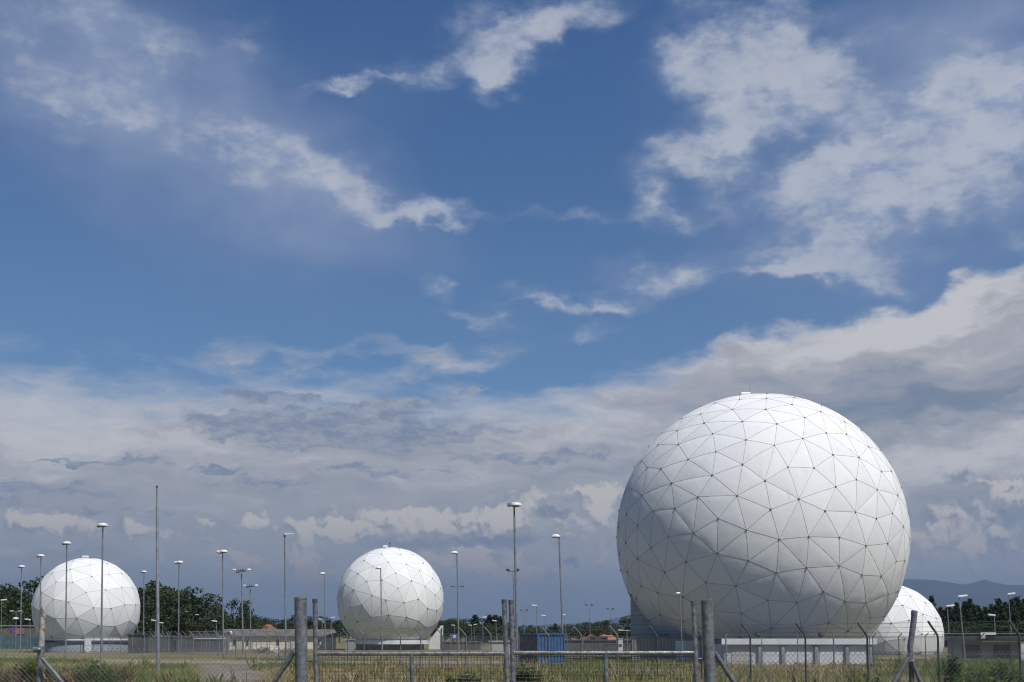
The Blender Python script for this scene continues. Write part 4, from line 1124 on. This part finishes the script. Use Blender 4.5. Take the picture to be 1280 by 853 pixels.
# ------------------------------------------------------------------ trees
def set_tone(o, vals):
    at_ = o.data.attributes.new('tone', 'FLOAT', 'FACE'); at_.data.foreach_set('value', vals)
def crown_mesh(kind, seed):
    rr = np.random.default_rng(seed); P = []; S = []; T = []
    if kind == 'broad':
        # boughs: clumps spread over and through an uneven crown, total height 1, radius ~.42
        ncl = 46; lob = rr.uniform(.72, 1.15, 9)
        for k in range(ncl):
            th = rr.uniform(0, 2 * np.pi); ph = np.arccos(rr.uniform(-.75, 1)); rad = rr.uniform(.45, 1) ** .6
            lf = lob[int(th / (2 * np.pi) * 9) % 9] * (1 + .18 * np.sin(3 * th + 4 * ph + seed))
            c = np.array([.40 * lf * rad * np.sin(ph) * np.cos(th), .40 * lf * rad * np.sin(ph) * np.sin(th), (.60 + .385 * rad * np.cos(ph) * lob[(k * 5) % 9] ** .4) if k % 3 else (.40 + .26 * rad * np.cos(ph))])
            r = rr.uniform(.07, .125); n = int(70 * (r / .1) ** 2); tone = rr.uniform(.05, .95)
            d = rr.normal(size=(n, 3)); d /= np.linalg.norm(d, axis=1)[:, None]; d *= (rr.uniform(.3, 1.05, n) ** .5)[:, None] * r * np.array([1.15, 1.15, .75])
            P.append(c + d); S.append(rr.uniform(.013, .026, n)); T.append(np.clip(tone + rr.normal(0, .16, n), 0, 1))
    else:
        nw = 26
        for k in range(nw):
            z = .08 + .90 * (k / nw) ** .95; R_ = .25 * (1 - z) ** .75 + .015
            nb = max(3, int(10 * (1 - z) + 3)); off = rr.uniform(0, 6.28)
            for j in range(nb):
                th = off + 2 * np.pi * j / nb + rr.normal(0, .15); L_ = R_ * rr.uniform(.6, 1.15); n = int(16 + 120 * L_)
                u = rr.uniform(.1, 1, n) ** .7; tone = rr.uniform(.05, .9)
                c = np.stack([np.cos(th) * L_ * u, np.sin(th) * L_ * u, z - .25 * L_ * u + .03 * u ** 2], 1)
                c += rr.normal(0, .012, (n, 3)); P.append(c); S.append(rr.uniform(.012, .024, n)); T.append(np.clip(tone + rr.normal(0, .15, n), 0, 1))
    P = np.concatenate(P); S = np.concatenate(S); T = np.concatenate(T); n = len(P)
    u = rr.normal(size=(n, 3)); u /= np.linalg.norm(u, axis=1)[:, None]; w = rr.normal(size=(n, 3)); w = np.cross(u, w); w /= np.linalg.norm(w, axis=1)[:, None]
    a = S[:, None]; V = np.empty((n, 4, 3)); V[:, 0] = P - u * a; V[:, 1] = P - w * a * .75; V[:, 2] = P + u * a; V[:, 3] = P + w * a * .75
    me = bpy.data.meshes.new('crown'); me.vertices.add(n * 4); me.vertices.foreach_set('co', V.reshape(-1).astype(np.float32))
    me.loops.add(n * 4); me.loops.foreach_set('vertex_index', np.arange(n * 4, dtype=np.int32)); me.polygons.add(n); me.polygons.foreach_set('loop_start', np.arange(n, dtype=np.int32) * 4)
    me.update(calc_edges=True); me.validate()
    at_ = me.attributes.new('tone', 'FLOAT', 'FACE'); at_.data.foreach_set('value', T.astype(np.float32))
    me.materials.append(M['leaf'] if kind == 'broad' else M['needle'])
    return me
def trunk_mesh(kind, seed):
    rr = random.Random(seed); mb = MB()
    if kind == 'broad':
        mb.tube([(0, 0, -.01), (.005, .003, .2), (.01, 0, .42), (0, .01, .75)], [.028, .022, .017, .006], 8)
        for k in range(7):
            th = k * 2.4 + rr.uniform(-.3, .3); z = .27 + .06 * k; L_ = rr.uniform(.18, .28)
            mb.tube([(.005, 0, z), (L_ * .5 * math.cos(th), L_ * .5 * math.sin(th), z + .08), (L_ * math.cos(th), L_ * math.sin(th), z + .2)], [.012, .008, .003], 6)
    else:
        mb.tube([(0, 0, -.01), (0, 0, .5), (0, 0, .97)], [.018, .011, .002], 8)
        for k in range(14):
            th = k * 2.4; z = .1 + k * .055; L_ = .2 * (1 - z)
            mb.tube([(0, 0, z), (L_ * math.cos(th), L_ * math.sin(th), z - .25 * L_)], [.005, .002], 5)
    o = mb.build('trunk', M['bark'], None, True); me = o.data; bpy.data.objects.remove(o); return me
PROTO = {k: [(trunk_mesh(k, i), crown_mesh(k, 100 * (k == 'broad') + i)) for i in range(4)] for k in ('broad', 'conifer')}
tr = random.Random(99)
def tree(x, ytop, D, kind, label, group, wide=1.0, name=None):
    b0 = ground(x, D); H = at(x, ytop, D).z
    t = thing(name or ('broadleaf_tree' if kind == 'broad' else 'conifer_tree'), label, 'tree', tuple(b0), group, tr.uniform(0, 6.28))
    tm, cm = PROTO[kind][tr.randrange(4)]
    s = (H * wide * tr.uniform(.92, 1.08), H * wide * tr.uniform(.92, 1.08), H)
    for nm, me in (('trunk', tm), ('crown', cm)):
        o = bpy.data.objects.new(nm, me); COL.objects.link(o); o.parent = t; o.scale = s
    return t
GL = 'dark broadleaf trees either side of the left radome'
LL = 'dark broadleaf tree in the dense row left of the left radome'
for x, y, D, w in ((-40, 732, 270, 1.2), (-12, 733, 262, 1.1), (6, 732, 255, 1.1), (24, 731, 265, 1.0), (47, 719, 250, 1.15), (62, 728, 262, 1.1), (36, 728, 262, 1.0), (-5, 762, 240, 1.4), (25, 765, 240, 1.4), (50, 758, 242, 1.3)): tree(x, y, D, 'broad', LL, GL, w)
LM = 'dark broadleaf tree in the dense row right of the left radome'
for x, y, D, w in ((140, 745, 270, 1.2), (165, 732, 262, 1.1), (184, 727, 255, 1.1), (205, 729, 262, 1.1), (222, 737, 250, 1.1), (238, 735, 258, 1.1), (252, 742, 252, 1.05), (262, 752, 262, 1.0), (190, 755, 240, 1.35), (215, 757, 240, 1.35), (240, 760, 240, 1.4), (165, 760, 240, 1.3)): tree(x, y, D, 'broad', LM, GL, w)
tree(290, 746.5, 235, 'broad', 'round lighter green tree standing alone right of the dark trees', None, .95)
tree(305, 764, 262, 'broad', 'smaller tree behind the right of the round lighter tree', None, 1.1)
tree(316, 774, 280, 'broad', 'low bush like tree left of the old tiled house', None, 1.3)
GM = 'far trees behind the gate'
LF = 'far tree in the hazy row between the tiled house and the middle radome'
for x, y, D in ((326, 769, 420), (338, 772, 430), (350, 773, 410), (362, 772, 400), (374, 768, 380), (386, 774, 390), (398, 769, 380), (411, 773, 380), (424, 775, 400), (436, 774, 390), (318, 775, 430), (330, 777, 390), (345, 778, 380), (368, 778, 360), (392, 779, 350), (405, 779, 350)): tree(x, y, D, 'broad', LF, GM, 1.35)
LG = 'far dark tree in the row right of the middle radome'
for x, y, D, k in ((545, 775, 380, 'broad'), (556, 773, 370, 'broad'), (566, 772, 375, 'broad'), (576, 773, 370, 'broad'), (585, 772, 372, 'broad'), (594, 768, 360, 'conifer'), (602, 772, 370, 'broad'), (612, 768, 350, 'conifer'), (619, 768, 352, 'conifer'), (625, 770, 360, 'conifer'), (632, 776, 360, 'broad'), (551, 781, 350, 'broad'), (571, 781, 350, 'broad'), (590, 781, 350, 'broad'), (607, 779, 345, 'broad'), (616, 780, 340, 'broad'), (628, 782, 345, 'broad')): tree(x, y, D, k, LG, GM, 1.3 if k == 'broad' else 1.5)
LH = 'far tree in the hazy row behind the blue container and the orange roofs'
for x, y, D, k in ((645, 781, 560, 'broad'), (655, 780, 540, 'broad'), (665, 782, 560, 'broad'), (675, 782, 540, 'broad'), (685, 782, 520, 'broad'), (694, 779, 500, 'conifer'), (703, 781, 500, 'broad'), (713, 780, 480, 'broad'), (724, 780, 470, 'broad'), (733, 777, 440, 'broad'), (743, 776, 430, 'broad'), (753, 774, 400, 'broad'), (762, 778, 420, 'broad'), (772, 783, 430, 'broad'), (780, 786, 420, 'broad'), (650, 788, 480, 'broad'), (668, 788, 480, 'broad'), (690, 787, 450, 'broad'), (710, 787, 430, 'broad'), (730, 785, 400, 'broad'), (747, 785, 380, 'broad'), (765, 787, 390, 'broad')): tree(x, y, D, k, LH, GM, 1.5)
tree(787, 769, 230, 'broad', 'tree partly hidden by the left edge of the grey annex', None, .9)
GR = 'conifers behind the flat building at the right'
LR = 'dark conifer in the row behind the flat building at the right'
for x, y, D, w in ((1166, 744, 260, 0.90), (1171, 759, 248, 0.90), (1177, 758, 255, 0.97), (1182, 769, 243, 0.97), (1187, 756, 260, 1.05), (1192, 765, 248, 1.05), (1197, 752, 265, 1.05), (1202, 759, 253, 1.05), (1208, 751, 258, 1.05), (1213, 763, 246, 1.05), (1214, 747, 262, 1.05), (1219, 756, 250, 1.05), (1224, 756, 255, 1.05), (1229, 763, 243, 1.05), (1233, 758, 260, 1.05), (1238, 765, 248, 1.05), (1241, 754, 265, 0.97), (1246, 763, 253, 0.97), (1250, 747, 258, 1.05), (1255, 756, 246, 1.05), (1258, 752, 262, 1.05), (1263, 763, 250, 1.05), (1266, 748, 255, 1.12), (1271, 761, 243, 1.12), (1273, 745, 258, 1.12), (1278, 753, 246, 1.12), (1283, 748, 262, 1.12), (1288, 763, 250, 1.12), (1294, 744, 260, 1.12), (1299, 755, 248, 1.12), (1310, 742, 255, 1.12), (1315, 757, 243, 1.12), (1330, 746, 260, 1.12), (1335, 757, 248, 1.12)): tree(x, y, D, 'conifer', LR, GR, w)
for x, y, D, w in ((1171, 760, 290, 1.12), (1176, 774, 278, 1.12), (1182, 762, 285, 1.12), (1187, 772, 273, 1.12), (1192, 760, 290, 1.12), (1197, 768, 278, 1.12), (1203, 759, 288, 1.12), (1208, 772, 276, 1.12), (1219, 758, 286, 1.12), (1224, 766, 274, 1.12), (1229, 762, 290, 1.12), (1234, 777, 278, 1.12), (1238, 761, 288, 1.12), (1243, 776, 276, 1.12), (1246, 756, 286, 1.12), (1251, 764, 274, 1.12), (1262, 756, 290, 1.12), (1267, 768, 278, 1.12), (1270, 754, 288, 1.12), (1275, 768, 276, 1.12), (1278, 752, 288, 1.20), (1283, 759, 276, 1.20)): tree(x, y, D, 'conifer', LR, GR, w)
LS = 'low bushy tree filling the foot of the right conifers'
for x, y, D in ((1172, 778, 240), (1184, 776, 238), (1196, 777, 240), (1208, 776, 236), (1220, 778, 240), (1231, 779, 238), (1243, 778, 240), (1254, 776, 238), (1266, 776, 240), (1279, 775, 238), (1292, 775, 240)): tree(x, y, D, 'broad', LS, GR, 1.5)

# ------------------------------------------------------------------ weeds and grass
def weed(xc, ytop, D, width, label, mat, n, seed, name='tall_weed', cat='weed'):
    q = ground(xc, D); H = at(xc, ytop, D).z; t = thing(name, label, cat, tuple(q)); rr = random.Random(seed)
    st = MB(); lf = MB(); tones = []
    W = width / F * D
    for k in range(int(n * 1.6)):
        bx, by = rr.gauss(0, W * .32), rr.gauss(0, W * .25); h = H * rr.uniform(.72, 1.04) * (1 - .30 * min(1, abs(bx) / (W * .7)))
        lx_, ly_ = bx * .3 + rr.gauss(0, .08), rr.gauss(0, .08); pts = [Vector((bx, by, 0)), Vector((bx + lx_ * .4, by + ly_ * .4, h * .5)), Vector((bx + lx_, by + ly_, h))]
        st.tube(pts, [.009, .007, .003], 4, False); tn = rr.random()
        for j in range(int(30 * h)):
            f = rr.uniform(.18, 1); p = pts[0].lerp(pts[1], f * 2) if f < .5 else pts[1].lerp(pts[2], f * 2 - 1)
            a = rr.uniform(0, 6.28); L_ = rr.uniform(.12, .26) * (1.2 - .5 * f); d = Vector((math.cos(a), math.sin(a), rr.uniform(.1, .9))).normalized(); s = d.cross(Vector((0, 0, 1))).normalized() * L_ * .30
            lf.quad(p, p + d * L_ * .5 + s, p + d * L_ - Vector((0, 0, .02)), p + d * L_ * .5 - s); tones.append(min(1, max(0, tn + rr.gauss(0, .2))))
    st.build('stem', M['weed'] if mat == 'weed' else M['weed_brown'], t)
    o = lf.build('leaves', M[mat], t); set_tone(o, tones)
weed(660, 829, 46, 26, 'tall bright green weed right behind the gate centre posts', 'weed', 26, 1)
weed(648, 832, 47, 14, 'brownish seeded weed stalks beside the green weed at the gate centre', 'weed_brown', 12, 2)
weed(587, 838, 46, 30, 'broad green weed behind the left gate leaf', 'weed', 26, 3)
weed(562, 843, 46, 20, 'lower dark weed at the left of the broad green weed', 'weed', 12, 4)
weed(116, 823, 44, 44, 'green weed bush behind the left chain link fence below the left radome', 'weed', 34, 5)
weed(236, 843, 44, 18, 'thistle with yellowish head below the bare mast', 'weed', 12, 6)
weed(1194, 812, 42, 20, 'tall green climbing weed on the right security fence', 'weed', 20, 7)
weed(1255, 822, 42, 34, 'green weed bush behind the right chain link fence near the edge', 'weed', 30, 8)
weed(1222, 834, 41, 46, 'low green weed patch between the right fence weeds', 'weed', 30, 9)
weed(30, 822, 50, 36, 'green grassy clump left of the rusty post', 'weed', 30, 10)
weed(12, 838, 42, 60, 'brown dry dock weeds at the lower left corner', 'weed_brown', 40, 11)
weed(75, 842, 42, 40, 'brown dry weed stalks right of the rusty post', 'weed_brown', 22, 12)
weed(1085, 838, 41, 40, 'thin grass weeds left of the bent post', 'weed', 16, 13)

def grass():
    rr = np.random.default_rng(5); NT = 22000
    D = 38 + 82 * rr.uniform(0, 1, NT) ** 1.35; px = rr.uniform(-90, 1370, NT)
    X = (px - 640) / F * D; rd = np.ones(NT, bool)
    yy = HORIZON + F * EYE / D
    rd &= ~((D > 99) & (D < 113) & (px > 130) & (px < 700))
    rd &= ~((px > 225) & (px < 345) & (D < 98) & (D > 60) & (np.abs(px - (285 + 10 * np.sin(D * .2))) < 42))
    D, X, px = D[rd], X[rd], px[rd]; NT = len(D)
    # straw behind the gate, greener to the sides, brown dock at the lower left
    pat = np.sin(X * .23 + 1.3 * np.sin(D * .11)) + np.sin(D * .31 + .9 * np.sin(X * .17)) + rr.normal(0, .55, NT)
    straw = np.exp(-((px - 640) / 300) ** 2) * 1.0 + .25
    tone = .64 + .22 * pat - .26 * straw * (D < 98) + .10 * (D > 110)
    brown = (px < 170) & (D < 80) & (np.sin(X * .9) + np.sin(D * .7 + X * .4) + rr.normal(0, .6, NT) > -.5) | (rr.uniform(0, 1, NT) < .07)
    tone = np.where(brown, rr.uniform(-.05, .14, NT), np.clip(tone, .22, 1)); NB_ = 9
    ht = np.clip(.26 + .09 * pat + rr.normal(0, .07, NT), .08, .65) * np.where(D > 95, .7, 1) * np.where(rr.uniform(0, 1, NT) < .06, 1.9, 1)
    n = NT * NB_
    def rep(a): return np.repeat(a, NB_)
    bx = rep(X) + rr.normal(0, .22, n); by = rep(D) + rr.normal(0, .22, n); h = rep(ht) * rr.uniform(.55, 1.15, n)
    th = rr.uniform(0, 2 * np.pi, n); lean = rr.uniform(.05, .55, n) * h; w = rr.uniform(.008, .020, n) * (rep(D) / 60) ** .5; ph = rr.uniform(-.9, .9, n)
    V = np.zeros((n, 4, 3)); dx, dy = np.cos(th) * lean, np.sin(th) * lean; wx, wy = np.cos(ph) * w, np.sin(ph) * w
    V[:, 0] = np.stack([bx - wx, by - wy, np.full(n, -.02)], 1); V[:, 1] = np.stack([bx + wx, by + wy, np.full(n, -.02)], 1)
    V[:, 2] = np.stack([bx + wx * .7 + dx * .35, by + wy * .7 + dy * .35, h * .6], 1); V[:, 3] = np.stack([bx + dx, by + dy, h], 1)
    me = bpy.data.meshes.new('grass'); me.vertices.add(n * 4); me.vertices.foreach_set('co', V.reshape(-1).astype(np.float32))
    me.loops.add(n * 4); me.loops.foreach_set('vertex_index', np.arange(n * 4, dtype=np.int32)); me.polygons.add(n); me.polygons.foreach_set('loop_start', np.arange(n, dtype=np.int32) * 4)
    me.update(calc_edges=True)
    a_ = me.attributes.new('tone', 'FLOAT', 'FACE'); a_.data.foreach_set('value', np.clip(rep(tone) + rr.normal(0, .11, n), 0, 1).astype(np.float32))
    m = leaf_mat('grass_blade', (.25, .185, .075), (.085, .105, .025)); me.materials.append(m)
    t = m.node_tree; cr = t.nodes.new('ShaderNodeValToRGB'); el_ = cr.color_ramp.elements
    for pos, c in ((0, (.10, .055, .034)), (.16, (.17, .10, .055)), (.30, (.62, .48, .26)), (.52, (.42, .37, .15)), (.75, (.21, .25, .06))):
        e = el_[0] if pos == 0 else el_.new(pos)
        e.color = (*c, 1)
    el_[-1].color = (.12, .19, .035, 1)
    an = [q for q in t.nodes if q.type == 'ATTRIBUTE'][0]; t.links.new(an.outputs['Fac'], cr.inputs[0])
    for q in t.nodes:
        if q.type == 'BSDF_PRINCIPLED': t.links.new(cr.outputs[0], q.inputs['Base Color'])
        if q.type == 'BSDF_TRANSLUCENT': t.links.new(cr.outputs[0], q.inputs[0])
    o = bpy.data.objects.new('grass', me); COL.objects.link(o); tag(o, kind='stuff')
grass()

# ------------------------------------------------------------------ birds
def bird(x, y, D, s, lab):
    p = at(x, y, D); mb = MB(); W = s
    mb.lathe([(.01, -.5), (.06, -.35), (.085, 0), (.07, .25), (.04, .38), (.008, .46)], (0, 0, 0), 8)
    for v in range(len(mb.v)): a = mb.v[v]; mb.v[v] = (a[2] * s * .45, a[1] * s * .45, a[0] * s * .45)
    for sg in (-1, 1):
        mb.quad((.08 * s, sg * .03 * s, .01), (-.06 * s, sg * .03 * s, .01), (-.09 * s, sg * .25 * s, .10 * s), (.05 * s, sg * .25 * s, .11 * s))
        mb.quad((.05 * s, sg * .25 * s, .11 * s), (-.09 * s, sg * .25 * s, .10 * s), (-.14 * s, sg * .5 * s, .05 * s), (-.12 * s, sg * .52 * s, .05 * s))
    o = mb.build('bird', M['bird'], None, True); o.location = p; o.rotation_euler = (.2, 0, 2.2 + x)
    tag(o, lab, 'bird', 'birds high in the sky')
bird(435.5, 124.5, 230, .62, 'tiny dark bird below the thin cloud tail, lower left of the small group')
bird(474, 102, 240, .55, 'tiny dark bird on the thin cloud tail near the top')
bird(487, 222.5, 250, .5, 'tiny dark bird against the veil above the small flat cloud')
bird(727.5, 341, 240, .5, 'tiny dark bird in the blue right of the middle')
bird(598, 597.5, 230, .55, 'tiny dark bird against the grey cloud deck above the gate')

# ------------------------------------------------------------------ air
def haze():
    x0, x1, y0, y1, z0, z1 = -22000, 22000, -340, 20000, -1.5, 790
    mb = MB(); mb.box(((x0 + x1) / 2, (y0 + y1) / 2, (z0 + z1) / 2), (x1 - x0, y1 - y0, z1 - z0))
    m = bpy.data.materials.new('haze_air'); m.use_nodes = True; t = m.node_tree; t.nodes.clear()
    out = t.nodes.new('ShaderNodeOutputMaterial'); pv = t.nodes.new('ShaderNodeVolumePrincipled')
    pv.inputs['Color'].default_value = (.44, .60, .86, 1); pv.inputs['Density'].default_value = HAZE; pv.inputs['Anisotropy'].default_value = 0.2
    t.links.new(pv.outputs[0], out.inputs['Volume'])
    tag(mb.build('haze', m), kind='stuff')
HAZE = 7.5e-5
if HAZE: haze()
scene.cycles.volume_bounces = 0
scene.cycles.max_bounces = 6
scene.cycles.diffuse_bounces = 3

scene.cycles.filter_width = 1.15
